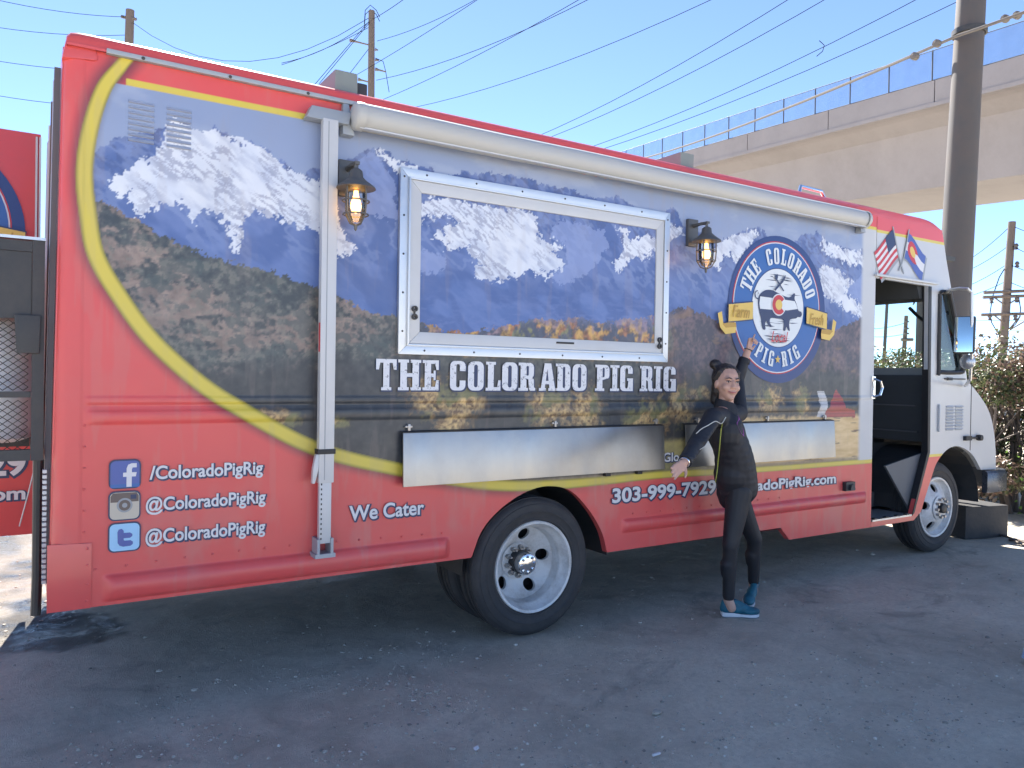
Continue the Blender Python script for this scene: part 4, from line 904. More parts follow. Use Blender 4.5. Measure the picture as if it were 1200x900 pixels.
m_ = mb(); m_.box(2.92, 3.035, -0.035, -0.002, 0.655, 0.725); m_.hexa([(2.945, -0.06, 0.665), (3.02, -0.05, 0.665), (3.02, -0.034, 0.665), (2.945, -0.034, 0.665), (2.96, -0.055, 0.705), (3.01, -0.045, 0.705), (3.01, -0.034, 0.705), (2.96, -0.034, 0.705)]); m_.build('filler_cap', 'dark', TR)
# ---- bulkhead lanterns
def lantern(bx, bz, lab):
    root = bpy.data.objects.new('wall_lantern', None); COL.objects.link(root); root.parent = TR; c = (bx, 0, bz); root.location = tuple(np.array(c)-np.array(ORI[TR.name])); ORI[root.name] = c; root['label'] = lab
    y = -0.145
    mb().box(bx-0.045, bx+0.045, -0.028, -0.002, bz+0.055, bz+0.235).build('back_plate', 'bronze', root, bevel=0.006)
    m_ = mb(); m_.tube([(bx, -0.028, bz+0.185), (bx, -0.10, bz+0.195), (bx, y, bz+0.185), (bx, y, bz+0.15)], 0.010, 10); m_.box(bx-0.012, bx+0.012, -0.16, -0.02, bz+0.186, bz+0.200); m_.build('arm', 'bronze', root, smooth=True)
    m_ = mb(); m_.lathe([(0.018, 0.165), (0.030, 0.155), (0.034, 0.125), (0.055, 0.105), (0.092, 0.078), (0.094, 0.070), (0.06, 0.078), (0.045, 0.068), (0, 0.068)], (bx, y, bz), 'z', 28); m_.build('hood', 'bronze', root, smooth=True, auto=50)
    m_ = mb(); m_.lathe([(0.045, 0.068), (0.050, 0.02), (0.046, -0.05), (0.030, -0.085), (0, -0.092)], (bx, y, bz), 'z', 24); m_.build('glass', 'lamp_glass', root, smooth=True)
    m_ = mb(); m_.lathe([(0.010, 0.060), (0.013, 0.035), (0.023, 0.005), (0.026, -0.02), (0.018, -0.042), (0, -0.05)], (bx, y, bz), 'z', 16); m_.build('bulb', 'bulb', root, smooth=True)
    for k in range(4):
        a = k*math.pi/2+0.5; pts = [(bx+r*math.cos(a), y+r*math.sin(a), bz+h) for r, h in ((0.062, 0.074), (0.064, 0.0), (0.060, -0.055), (0.035, -0.095), (0.0, -0.108))]
        mb().tube(pts, 0.0042, 6).build('cage_bar', 'bronze', root, smooth=True)
    for h, r in ((0.01, 0.064), (-0.055, 0.060)):
        mb().tube([(bx+r*math.cos(t), y+r*math.sin(t), bz+h) for t in np.linspace(0, 2*math.pi, 25)], 0.004, 6, caps=False).build('cage_ring', 'bronze', root, smooth=True)
    mb().lathe([(0.0, -0.135), (0.007, -0.128), (0.010, -0.105), (0, -0.10)], (bx, y, bz), 'z', 10).build('finial', 'bronze', root, smooth=True)
lantern(-1.176, 2.340, 'lit caged lantern beside the white awning arm')
lantern(1.213, 2.340, 'lit caged lantern right of the serving hatch')

# ---- cab
def holed(m_, loops, y0, y1, mi=0):
    pts = [p for lp in loops for p in lp]; n = len(pts)
    tri = tessellate_polygon([[Vector((x, z, 0)) for x, z in lp] for lp in loops])
    F = [tuple(t) for t in tri]+[tuple(i+n for i in reversed(t)) for t in tri]; o = 0
    for lp in loops:
        k = len(lp); F += [(o+i, o+(i+1) % k, n+o+(i+1) % k, n+o+i) for i in range(k)]; o += k
    return m_.add([(x, y0, z) for x, z in pts]+[(x, y1, z) for x, z in pts], F, mi)
def cab_paint():
    mt = mat('cab_paint', WHT, 0.33, var=0.03, coat=0.25, dirt=(0.42, 0.41, 0.39), dirt_amt=0.3); N = mt.node_tree.nodes; L = mt.node_tree.links; b = N['Principled BSDF']
    src = b.inputs['Base Color'].links[0].from_socket
    tc = N.new('ShaderNodeTexCoord'); sp = N.new('ShaderNodeSeparateXYZ'); L.new(tc.outputs['Object'], sp.inputs[0])
    mr = N.new('ShaderNodeMapRange'); mr.inputs[1].default_value = 0; mr.inputs[2].default_value = 3; L.new(sp.outputs[2], mr.inputs[0])
    def ramp(stops):
        r = N.new('ShaderNodeValToRGB'); r.color_ramp.interpolation = 'CONSTANT'; e = r.color_ramp.elements
        while len(e) < len(stops): e.new(0.5)
        for q, (p, c) in zip(e, stops): q.position = p; q.color = (*c, 1)
        L.new(mr.outputs[0], r.inputs[0]); return r.outputs[0]
    col = ramp([(0, RED), (0.857/3, YEL), (0.879/3, (1, 1, 1)), (2.722/3, YEL), (2.750/3, RED)])
    low = ramp([(0, (1, 1, 1)), (0.879/3, (0, 0, 0))]); high = ramp([(0, (0, 0, 0)), (2.722/3, (1, 1, 1))])
    lt = N.new('ShaderNodeMath'); lt.operation = 'LESS_THAN'; L.new(sp.outputs[0], lt.inputs[0]); lt.inputs[1].default_value = 4.36-1.2
    ml = N.new('ShaderNodeMath'); ml.operation = 'MULTIPLY_ADD'; L.new(low, ml.inputs[0]); L.new(lt.outputs[0], ml.inputs[1]); L.new(high, ml.inputs[2]); msk = ml.outputs[0]
    mx = N.new('ShaderNodeMix'); mx.data_type = 'RGBA'; L.new(msk, mx.inputs[0]); L.new(src, mx.inputs[6]); L.new(col, mx.inputs[7]); L.new(mx.outputs[2], b.inputs['Base Color']); return mt
M['cab'] = cab_paint()
FRONT = [(4.275, 2.858), (4.307, 2.77), (4.356, 2.609), (4.441, 2.377), (4.725, 1.626), (4.750, 1.545), (4.86, 1.478), (4.959, 1.416), (5.045, 1.355), (5.111, 1.300), (5.170, 1.235), (5.213, 1.161), (5.250, 1.075), (5.275, 0.981), (5.295, 0.86), (5.302, 0.70)]
FARCH = smooth_path([(4.040, 0.40), (4.10, 0.52), (4.178, 0.66), (4.271, 0.811), (4.437, 0.922), (4.611, 0.946), (4.80, 0.895), (4.92, 0.82), (5.03, 0.71)], 5)
QW = [(4.252, 2.300), (4.300, 2.318), (4.395, 2.318), (4.425, 2.295), (4.655, 1.690), (4.655, 1.640), (4.630, 1.615), (4.285, 1.612), (4.258, 1.640)]
def cab():
    outer = [(3.313, 2.858), (3.313, 2.362), (4.079, 2.354), (4.115, 0.91), (3.892, 0.374), (3.313, 0.374), (3.313, 0.331), (3.93, 0.335)]+FARCH+FRONT[::-1]
    m_ = mb(); holed(m_, [outer, QW], 0.0, 0.035); m_.build('cab_side', 'cab', TR)
    far = [(3.26, 2.858), (3.26, 0.35), (3.93, 0.335)]+FARCH+FRONT[::-1]
    dw = [(3.45, 1.6), (4.15, 1.6), (4.15, 2.3), (3.45, 2.3)]
    m_ = mb(); holed(m_, [far, QW, dw], Y1-0.035, Y1); m_.build('far_cab_side', 'cab', TR)
    m_ = mb(); m_.flat([dw], Y1-0.015); m_.build('far_door_glass', 'glass', TR, fix=False)
    ys = [(0.0, 0), (0.05, 0.020), (0.16, 0.045), (0.5, 0.065), (Y1/2, 0.075), (Y1-0.5, 0.065), (Y1-0.16, 0.045), (Y1-0.05, 0.02), (Y1, 0)]
    def strip(pts, name, mt, inset=0.0):
        V = []; F = []; k = len(pts)
        for y, dx in ys:
            for x, z in pts: V.append((x+dx-inset, y, z))
        for i in range(len(ys)-1):
            for j in range(k-1): F.append((i*k+j, i*k+j+1, (i+1)*k+j+1, (i+1)*k+j))
        return mb().add(V, F).build(name, mt, TR, smooth=True)
    strip(FRONT[:3], 'front_header', 'cab'); strip([(4.370, 2.57), (4.441, 2.377), (4.712, 1.66)], 'windscreen', 'glass')
    strip([FRONT[2], (4.370, 2.57)], 'windscreen_header', 'cab'); strip([(4.712, 1.66)]+FRONT[4:], 'hood', 'cab')
    m_ = mb(); m_.hexa([(4.72, 1.06, 1.64), (4.80, 1.06, 1.64), (4.80, 1.14, 1.64), (4.72, 1.14, 1.64), (4.38, 1.06, 2.60), (4.45, 1.06, 2.60), (4.45, 1.14, 2.60), (4.38, 1.14, 2.60)]); m_.build('windscreen_bar', 'black', TR)
    # quarter window glass with its rubber
    m_ = mb(); m_.flat([QW], 0.018); m_.build('quarter_glass', 'glass', TR, fix=False)
    pts = [(x, -0.004, z) for x, z in smooth_path(QW+QW[:1], 3)]
    m_ = mb(); m_.tube(pts, 0.020, 8, caps=False); m_.build('window_rubber', 'black', TR, smooth=True)
    mb().box(4.238, 4.250, -0.02, -0.001, 1.72, 1.78).build('window_hinge', 'dark', TR); mb().box(4.238, 4.250, -0.02, -0.001, 2.10, 2.16).build('window_hinge', 'dark', TR)
    # dark door frame along the front edge of the opening
    m_ = mb(); m_.prism([(4.081, 2.352), (4.122, 2.352), (4.150, 0.905), (3.93, 0.40), (3.893, 0.374), (4.113, 0.912)], -0.006, 0.05); m_.build('door_seal', 'black', TR)
    mb().box(3.28, 4.20, -0.030, -0.001, 2.372, 2.392).build('drip_rail', 'white', TR, bevel=0.004)
    mb().prism([(3.32, 0.376), (3.885, 0.376), (3.885, 0.39), (3.32, 0.39)], -0.008, 0.30).build('step_plate', 'alu', TR)
    for x in (3.36, 3.52, 3.68, 3.82): mb().box(x-0.02, x+0.02, -0.012, 0.02, 0.3905, 0.402).build('step_cleat', 'dark', TR)
    m_ = mb(); m_.box(3.268, 3.315, -0.012, -0.001, 1.38, 1.56); m_.tube([(3.30, -0.012, 1.54), (3.325, -0.05, 1.52), (3.345, -0.055, 1.47), (3.325, -0.05, 1.41), (3.30, -0.012, 1.395)], 0.010, 8); m_.build('door_handle', 'chrome', TR)
    # cab interior
    m_ = mb(); m_.box(3.26, 4.60, 0.05, Y1-0.05, 2.62, 2.66); m_.box(3.26, 3.285, 0.05, Y1-0.05, 0.4, 2.62); m_.build('cab_lining', 'interior', TR)
    m_ = mb(); m_.hexa([(4.05, 0.06, 2.25), (4.36, 0.06, 2.25), (4.36, Y1-.06, 2.25), (4.05, Y1-.06, 2.25), (3.9, 0.06, 2.62), (4.36, 0.06, 2.62), (4.36, Y1-.06, 2.62), (3.9, Y1-.06, 2.62)]); m_.build('overhead_shelf', 'interior', TR)
    m_ = mb(); m_.box(4.28, 4.68, 0.045, Y1-0.05, 0.98, 1.585); m_.build('dashboard', 'interior', TR, bevel=0.03)
    mb().box(4.262, 4.279, 0.20, 0.75, 1.30, 1.312).build('dash_trim', 'interior_grey', TR); mb().box(4.262, 4.279, 0.18, 0.62, 1.065, 1.077).build('dash_trim', 'interior_grey', TR)
    m_ = mb(); m_.hexa([(3.75, 0.62, 0.40), (4.6, 0.62, 0.40), (4.6, 1.5, 0.40), (3.75, 1.5, 0.40), (3.95, 0.70, 1.10), (4.6, 0.70, 1.10), (4.6, 1.42, 1.10), (3.95, 1.42, 1.10)]); m_.build('engine_cover', 'interior', TR, bevel=0.04)
    m_ = mb(); m_.prism([S(1037, 546, .06), S(1080, 531, .06), S(1092, 534, .06), S(1078, 606, .06), S(1069, 604, .06)], 0.055, 0.075); m_.build('kick_panel', 'interior_grey', TR)
    m_ = mb(); m_.prism([S(1012, 578, .40), S(1043, 574, .40), S(1043, 590, .40), S(1012, 596, .40)], 0.40, 0.60); m_.build('step_riser', 'interior_grey', TR)
    m_ = mb(); m_.box(3.27, 4.7, 0.30, Y1-0.05, 0.345, 0.372); m_.build('cab_floor', 'interior_grey', TR)
    m_ = mb(); m_.lathe([(0.19, -0.012), (0.205, 0.0), (0.19, 0.012), (0.175, 0.0)], (4.12, 1.62, 1.42), 'x', 28, close=True); m_.tube([(4.12, 1.62, 1.42), (4.5, 1.62, 1.25)], 0.025, 8); m_.build('steering_wheel', 'black', TR, smooth=True)
    m_ = mb(); m_.box(3.35, 3.80, 1.40, 1.86, 0.80, 0.92); m_.box(3.33, 3.44, 1.40, 1.86, 0.92, 1.55); m_.build('driver_seat', 'black', TR, bevel=0.03)
    m_ = mb(); m_.tube([D(1066, 361, 7.25), D(1075, 370, 7.15), D(1086, 379, 7.05)], 0.016, 8); m_.build('grab_handle', 'black', TR, smooth=True)
    m_ = mb(); m_.tube([D(1070, 357, 7.3), D(1074, 350, 7.3)], 0.008, 6); m_.build('mirror_stay', 'dark', TR)
    # louvre, latch, seam, hood hook
    m_ = mb(); m_.box(4.268, 4.292, -0.020, -0.001, 1.085, 1.325); m_.build('louvre_bar', 'white', TR, bevel=0.005)
    for cx_ in (4.40, 4.555):
        for r_ in range(8):
            z = 1.315-r_*0.0285
            m_ = mb(); m_.add([(cx_, -0.001, z), (cx_+0.125, -0.001, z), (cx_+0.125, -0.014, z-0.014), (cx_, -0.014, z-0.014), (cx_, -0.001, z-0.0145), (cx_+0.125, -0.001, z-0.0145)], [(0, 1, 2, 3), (3, 2, 5, 4), (0, 3, 4), (1, 5, 2)]); m_.build('louvre', 'white', TR, fix=False)
            mb().box(cx_+0.004, cx_+0.121, -0.0025, -0.0012, z-0.024, z-0.0150).build('louvre_slot', 'decal_grey', TR)
    mb().box(4.822, 4.830, -0.0025, 0.004, 0.90, 1.50).build('hood_seam', 'black', TR)
    m_ = mb(); m_.box(4.70, 4.80, -0.030, -0.001, 0.995, 1.035); m_.box(4.78, 4.92, -0.024, -0.006, 1.006, 1.024); m_.lathe([(0, -0.05), (0.026, -0.046), (0.030, -0.02), (0.026, -0.001)], (4.945, 0, 1.015), 'y', 14); m_.build('hood_latch', 'black', TR, smooth=True)
    mb().box(4.36, 4.70, -0.012, -0.001, 1.548, 1.560).build('cowl_trim', 'dark', TR); mb().box(4.40, 4.47, -0.018, -0.001, 1.54, 1.566).build('cowl_hinge', 'dark', TR)
    # inner front arch, bumper, lamps
    m_ = mb(); ar = [(4.40+0.55*math.cos(a)+0.12, 0.40+0.53*math.sin(a)) for a in np.linspace(0, math.pi, 14)]
    for (xa, za), (xb, zb) in zip(ar[:-1], ar[1:]): m_.add([(xa, 0.036, za), (xb, 0.036, zb), (xb, 0.55, zb), (xa, 0.55, za)], [(0, 1, 2, 3)])
    m_.add([(3.95, 0.55, 0.3), (5.1, 0.55, 0.3), (5.1, 0.55, 0.95), (3.95, 0.55, 0.95)], [(0, 1, 2, 3)])
    m_.build('wheel_house', 'dark', TR, fix=False)
    sec = [(5.06, 0.505), (5.06, 0.695), (5.10, 0.705)]
    m_ = mb(); prof = [(0.03, 0.50), (0.045, 0.505), (0.05, 0.53), (0.05, 0.68), (0.04, 0.70), (0.02, 0.705), (0.0, 0.70), (0.0, 0.50)]
    path = [(5.02, -0.015, -1, 0), (5.16, -0.035, -0.2, -1), (5.33, -0.03, 0.3, -1), (5.43, 0.02, 0.85, -0.5), (5.47, 0.12, 1, 0), (5.48, Y1/2, 1, 0), (5.47, Y1-0.12, 1, 0), (5.43, Y1-0.02, 0.85, 0.5), (5.33, Y1+0.03, 0.3, 1), (5.05, Y1+0.03, 0, 1)]
    path[0] = (5.02, -0.015, 0, -1); V = []; F = []; k = len(prof)
    for (x, y, nx, ny) in path:
        for d_, z in prof: V.append((x+nx*d_, y+ny*d_, z))
    for i in range(len(path)-1):
        for j in range(k): F.append((i*k+j, i*k+(j+1) % k, (i+1)*k+(j+1) % k, (i+1)*k+j))
    F.append(tuple(range(k))); F.append(tuple((len(path)-1)*k+j for j in range(k)))
    M['bumper'] = mat('dark_bumper', (0.10, 0.11, 0.13), 0.28, metal=0.6, var=0.2)
    mb().add(V, F).build('front_bumper', 'bumper', TR, smooth=True, auto=60)
    for y in (0.35, Y1-0.35):
        m_ = mb(); m_.lathe([(0.10, 0.0), (0.10, 0.03), (0.08, 0.045), (0, 0.05)], (5.31, y, 0.92), 'x', 20); m_.build('headlight', 'lamp_glass', TR, smooth=True)
    m_ = mb(); m_.box(5.33, 5.375, 0.6, Y1-0.6, 0.78, 1.05); m_.build('grille', 'dark', TR)
cab()
def mirror(sy, y0):
    root = bpy.data.objects.new('wing_mirror', None); COL.objects.link(root); root.parent = TR; c = (4.55, y0, 1.6); root.location = tuple(np.array(c)-np.array(ORI[TR.name])); ORI[root.name] = c
    A = lambda px_, py_, Y_: P(px_, py_, Y_)
    pts = [A(1109, 343, -0.005), A(1112, 340, -0.10), A(1124, 338, -0.22), A(1134, 338.5, -0.29), A(1139, 343, -0.30), A(1139, 380, -0.30), A(1138.5, 420, -0.29), A(1137, 445, -0.22), A(1131, 452, -0.02)]
    if sy < 0: pts = [(x, Y1-y, z) for x, y, z in pts]
    mb().tube(pts, 0.013, 8).build('mirror_bracket', 'alu', root, smooth=True)
    hc = np.array(A(1129.5, 392, -0.25)); hc2 = np.array(A(1133, 424, -0.25))
    if sy < 0: hc[1] = Y1-hc[1]; hc2[1] = Y1-hc2[1]
    rot = Matrix.Rotation(R(17) if sy > 0 else R(-17), 3, 'Z') @ Matrix.Rotation(R(6), 3, 'Y')
    def turned(m_): m_.v = [tuple(Vector(hc)+rot @ Vector(p)) for p in m_.v]; return m_
    o = turned(mb().box(0.004, 0.06, -0.080, 0.080, -0.160, 0.160)).build('mirror_head', 'black', root, bevel=0.02)
    M.setdefault('mirror_glass', mat('mirror_glass', (0.62, 0.72, 0.70), 0.05, metal=1.0, var=0.05))
    turned(mb().box(-0.004, 0.0035, -0.070, 0.070, -0.150, 0.150)).build('mirror_glass', 'mirror_glass', o, bevel=0.002)
    m_ = mb(); m_.lathe([(0.0, -0.02), (0.045, -0.012), (0.062, 0.0), (0.062, 0.02), (0.03, 0.045), (0, 0.05)], tuple(hc2), 'x', 20); m_.build('round_mirror', 'alu', root, smooth=True)
mirror(1, 0.0)
mirror(-1, Y1)

# ---- lettering
def text_loops(txt, bold=0.0):
    cu = bpy.data.curves.new('t', 'FONT'); cu.body = txt; cu.size = 1.0; cu.offset = bold; cu.fill_mode = 'FRONT'; cu.resolution_u = 6
    ob = bpy.data.objects.new('t', cu); COL.objects.link(ob)
    me = bpy.data.meshes.new_from_object(ob.evaluated_get(bpy.context.evaluated_depsgraph_get()))
    v = [(q.co.x, q.co.y) for q in me.vertices]; f = [tuple(p.vertices) for p in me.polygons]
    bpy.data.objects.remove(ob); bpy.data.curves.remove(cu); bpy.data.meshes.remove(me); return v, f
def fit(v, x0, x1, z0, z1, shear=0.0, ref=None):
    a = np.array(ref if ref is not None else v); lo = a.min(0); hi = a.max(0)
    return [(x0+(x-lo[0])/(hi[0]-lo[0])*(x1-x0)+shear*((y-lo[1])/(hi[1]-lo[1]))*(z1-z0), z0+(y-lo[1])/(hi[1]-lo[1])*(z1-z0)) for x, y in v]
def lettering(txt, x0, x1, z0, z1, y=-0.0095, parent=None, matl='decal_white', outline='decal_navy', bold=0.022, rim=0.055, lab=None, shear=0.0, back=False, off=(0.004, -0.004), curve=None):
    parent = parent or TR
    v, f = text_loops(txt, bold); w = fit(v, x0, x1, z0, z1, shear)
    m_ = mb(); m_.add([(a, y+(curve(b) if curve else 0), b) for a, b in w], f); o = m_.build('lettering', matl, parent, fix=False)
    if lab: o['label'] = lab
    if outline:
        v2, f2 = text_loops(txt, bold+rim); w2 = fit(v2, x0, x1, z0, z1, shear, ref=v)
        n = len(w2); m_ = mb(); m_.add([(a+off[0], y+0.0015, b+off[1]) for a, b in w2], f2); m_.build('letter_outline', outline, o if o.parent is TR else parent, fix=False)
    return o
lettering('/ColoradoPigRig', -2.055, -1.567, 1.019, 1.098, lab='white lettering beside the topmost square icon')
lettering('@ColoradoPigRig', -2.069, -1.553, 0.880, 0.962, lab='white lettering beside the middle square icon')
lettering('@ColoradoPigRig', -2.069, -1.553, 0.738, 0.822, lab='white lettering beside the lowest square icon')
lettering('We Cater', -1.138, -0.722, 0.774, 0.852, lab='white lettering left of the rear wheel')
lettering('303-999-7929', 0.572, 1.490, 0.733, 0.828, bold=0.030, lab='white telephone number behind the woman')
lettering('ColoradoPigRig.com', 1.530, 2.823, 0.700, 0.800, bold=0.028, lab='white web address right of the woman')
lettering('Glo', 0.996, 1.138, 0.972, 1.032, bold=0.020, lab='short white lettering beside the long counter')

# condensed slab letters, drawn in a unit-high box
def rr(x0, x1, y0, y1, r, n=5):
    o = []
    for cx, cy, a0 in ((x1-r, y0+r, -90), (x1-r, y1-r, 0), (x0+r, y1-r, 90), (x0+r, y0+r, 180)):
        for k in range(n+1): a = R(a0+90*k/n); o.append((cx+r*math.cos(a), cy+r*math.sin(a)))
    return o
def slab(ch):
    s = 0.10
    if ch == 'I': return 0.46, [[(0,0),(.46,0),(.46,s),(.35,s),(.35,1-s),(.46,1-s),(.46,1),(0,1),(0,1-s),(.11,1-s),(.11,s),(0,s)]]
    if ch == 'T': return 0.80, [[(.20,0),(.60,0),(.60,s),(.52,s),(.52,.88),(.64,.88),(.69,.66),(.80,.66),(.80,1),(0,1),(0,.66),(.11,.66),(.16,.88),(.28,.88),(.28,s),(.20,s)]]
    if ch == 'H': return 0.84, [[(0,0),(.39,0),(.39,s),(.32,s),(.32,.44),(.52,.44),(.52,s),(.45,s),(.45,0),(.84,0),(.84,s),(.76,s),(.76,1-s),(.84,1-s),(.84,1),(.45,1),(.45,1-s),(.52,1-s),(.52,.56),(.32,.56),(.32,1-s),(.39,1-s),(.39,1),(0,1),(0,1-s),(.08,1-s),(.08,s),(0,s)]]
    if ch == 'E': return 0.62, [[(0,0),(.62,0),(.62,.34),(.53,.34),(.48,.12),(.32,.12),(.32,.44),(.42,.44),(.42,.34),(.50,.34),(.50,.66),(.42,.66),(.42,.56),(.32,.56),(.32,.88),(.48,.88),(.53,.68),(.62,.68),(.62,1),(0,1),(0,1-s),(.08,1-s),(.08,s),(0,s)]]
    if ch == 'L': return 0.60, [[(0,0),(.60,0),(.60,.36),(.51,.36),(.46,.12),(.32,.12),(.32,1-s),(.40,1-s),(.40,1),(0,1),(0,1-s),(.08,1-s),(.08,s),(0,s)]]
    if ch == 'O': return 0.60, [rr(0,.60,0,1,.20), rr(.23,.37,.11,.89,.07)]
    if ch == 'D': return 0.64, [[(0,0)]+rr(.10,.64,0,1,.20)[6*0:12]+[(0,1),(0,1-s),(.08,1-s),(.08,s),(0,s)], rr(.31,.41,.11,.89,.05)]
    if ch in 'CG':
        o = [(.58,.68),(.58,.80)]+[(x, y) for x, y in rr(0,.58,0,1,.20)[6:24]]+[(x, y) for x, y in rr(0,.58,0,1,.20)[0:6]]
        inner_top = [(.36,.68),(.36,.84),(.33,.89),(.26,.89),(.23,.84)]; inner_bot = [(.23,.16),(.26,.11),(.33,.11),(.36,.16)]
        if ch == 'C': return 0.58, [[(.58,.66)]+rr(0,.58,0,1,.18)[6:24]+rr(0,.58,0,1,.18)[0:6]+[(.58,.34),(.36,.34)]+inner_bot[::-1]+inner_top[::-1]+[(.36,.66)]]
        return 0.60, [[(.58,.68)]+rr(0,.58,0,1,.18)[6:18]+rr(0,.60,0,1,.18)[18:24]+[(.50,0),(.60,0),(.60,.50),(.32,.50),(.32,.40),(.38,.40)]+inner_bot[::-1]+inner_top[::-1]+[(.36,.68)]]
    if ch == 'P': return 0.62, [[(0,0),(.40,0),(.40,s),(.32,s),(.32,.42)]+rr(.1,.62,.42,1,.18)[3:12]+[(0,1),(0,1-s),(.08,1-s),(.08,s),(0,s)], rr(.32,.41,.53,.89,.04)]
    if ch == 'R': return 0.68, [[(0,0),(.39,0),(.39,s),(.32,s),(.32,.44),(.40,.40),(.42,.08),(.47,0),(.68,0),(.68,s),(.63,.12),(.62,.40),(.56,.47),(.61,.54),(.62,.62),(.62,.86),(.58,.95),(.48,1),(0,1),(0,1-s),(.08,1-s),(.08,s),(0,s)], rr(.32,.41,.54,.89,.04)]
    if ch == 'A': return 0.80, [[(0,0),(.32,0),(.32,s),(.27,s),(.29,.24),(.46,.24),(.48,s),(.43,s),(.43,0),(.80,0),(.80,s),(.74,s),(.55,1),(.25,1),(.09,s),(0,s)], [(.31,.36),(.375,.80),(.44,.36)]]
    raise ValueError(ch)
M['distressed'] = mat('distressed_white', (0.68, 0.69, 0.72), 0.4, var=0.04, scale=10)
def distress(mt):
    N = mt.node_tree.nodes; L = mt.node_tree.links; b = N['Principled BSDF']; src = b.inputs['Base Color'].links[0].from_socket
    tc = N.new('ShaderNodeTexCoord'); n = N.new('ShaderNodeTexNoise'); n.inputs['Scale'].default_value = 55; n.inputs['Detail'].default_value = 5; n.inputs['Roughness'].default_value = 0.75; L.new(tc.outputs['Object'], n.inputs['Vector'])
    mr = N.new('ShaderNodeMapRange'); mr.inputs[1].default_value = 0.57; mr.inputs[2].default_value = 0.63; mr.inputs[4].default_value = 0.85; L.new(n.outputs['Fac'], mr.inputs[0])
    mx = N.new('ShaderNodeMix'); mx.data_type = 'RGBA'; mx.inputs[7].default_value = (0.06, 0.07, 0.10, 1); L.new(mr.outputs[0], mx.inputs[0]); L.new(src, mx.inputs[6]); L.new(mx.outputs[2], b.inputs['Base Color'])
distress(M['distressed'])
def big_name():
    root = bpy.data.objects.new('name_lettering', None); COL.objects.link(root); root.parent = TR; c = (0.04, 0, 1.435); root.location = tuple(np.array(c)-np.array(ORI[TR.name])); ORI[root.name] = c
    root['label'] = 'large distressed white slab letters under the serving hatch'
    spans = dict(zip(range(17), zip('THECOLORADOPIGRIG', ((32,110),(116,203),(209,270),(313,372),(381,441),(449,505),(511,569),(573,637),(651,717),(714,770),(778,831),(864,918),(921,956),(959,1008),(1034,1085),(1087,1119),(1124,1171)))))
    for k, (ch, (a, b)) in spans.items():
        yy = 400+(126+10*a/1170)/3.243
        xa = S(430+a/3.243, yy)[0]; xb = S(430+b/3.243, yy)[0]; w, loops = slab(ch)
        z0, z1 = 1.434, 1.595
        tr = lambda x, y: (xa+(xb-xa)*x/w, z0+(z1-z0)*y)
        m_ = mb(); m_.flat([[tr(x, y) for x, y in lp] for lp in loops], -0.022 if False else -0.0085); m_.build('letter', 'distressed', root, fix=False)
        m_ = mb(); m_.flat([[(lambda q: (q[0]+0.004, q[1]-0.004))(tr(w/2+(x-w/2)*1.10, 0.5+(y-0.5)*1.05)) for x, y in lp] for lp in loops[:1]], -0.007); m_.build('letter_shadow', 'decal_navy', root, fix=False)
big_name()

# ---- square icons
def sq(x0, x1, z0, z1, r=0.02): return rr(x0, x1, z0, z1, r, 4)
def icon(kind, x0, x1, z0, z1, lab):
    root = bpy.data.objects.new('icon', None); COL.objects.link(root); root.parent = TR; c = (x0, 0, z0); root.location = tuple(np.array(c)-np.array(ORI[TR.name])); ORI[root.name] = c; root['label'] = lab
    g = 0.006; y = -0.0085; lay = lambda k: y-0.0012*k
    U = lambda pts: [(x0+(x1-x0)*a, z0+(z1-z0)*b) for a, b in pts]
    mb().flat([sq(x0-g, x1+g, z0-g, z1+g, 0.024)], lay(0)).build('tile_edge', 'decal_navy', root, fix=False)
    if kind == 'f':
        mb().flat([sq(x0, x1, z0, z1)], lay(1)).build('tile', 'icon_blue', root, fix=False)
        mb().flat([U([(0, 0.0), (1, 0.0), (1, 0.13), (0, 0.13)])], lay(1.4)).build('tile_band', 'decal_blue', root, fix=False)
        v = [(.55,.02),(.73,.02),(.73,.40),(.87,.40),(.90,.56),(.73,.56),(.73,.68),(.76,.74),(.90,.74),(.90,.90),(.72,.90),(.60,.85),(.55,.72),(.55,.56),(.43,.56),(.43,.40),(.55,.40)]
        mb().flat([U(v)], lay(2)).build('glyph', 'decal_white', root, fix=False)
    elif kind == 'c':
        mb().flat([sq(x0, x1, z0, z1)], lay(1)).build('tile', 'icon_tan', root, fix=False)
        mb().flat([U([(0.02, .64), (.98, .64), (.98, .86), (.90, .98), (.10, .98), (.02, .86)])], lay(1.4)).build('tile_band', 'icon_brown', root, fix=False)
        cir = lambda r, cx=.5, cz=.52: U([(cx+r*math.cos(a), cz+r*math.sin(a)) for a in np.linspace(0, 2*math.pi, 24, endpoint=False)])
        mb().flat([cir(.27)], lay(2)).build('lens_ring', 'decal_grey', root, fix=False); mb().flat([cir(.20)], lay(2.6)).build('lens', 'icon_brown', root, fix=False); mb().flat([cir(.09)], lay(3.2)).build('lens_glint', 'decal_grey', root, fix=False)
        mb().flat([U([(.70, .74), (.90, .74), (.90, .90), (.70, .90)])], lay(2)).build('viewfinder', 'decal_navy', root, fix=False)
    else:
        mb().flat([sq(x0, x1, z0, z1)], lay(1)).build('tile', 'icon_lightblue', root, fix=False)
        v = [(.26,.70),(.27,.30),(.33,.20),(.45,.15),(.70,.16),(.78,.22),(.78,.31),(.70,.37),(.50,.37),(.47,.40),(.47,.46),(.68,.46),(.76,.52),(.76,.60),(.68,.66),(.47,.66),(.47,.74),(.40,.82),(.30,.80)]
        mb().flat([U(v)], lay(2)).build('glyph', 'icon_blue', root, fix=False)
icon('f', -2.208, -2.095, 1.010, 1.125, 'dark blue square icon with white letter f')
icon('c', -2.209, -2.095, 0.873, 0.989, 'tan square camera icon')
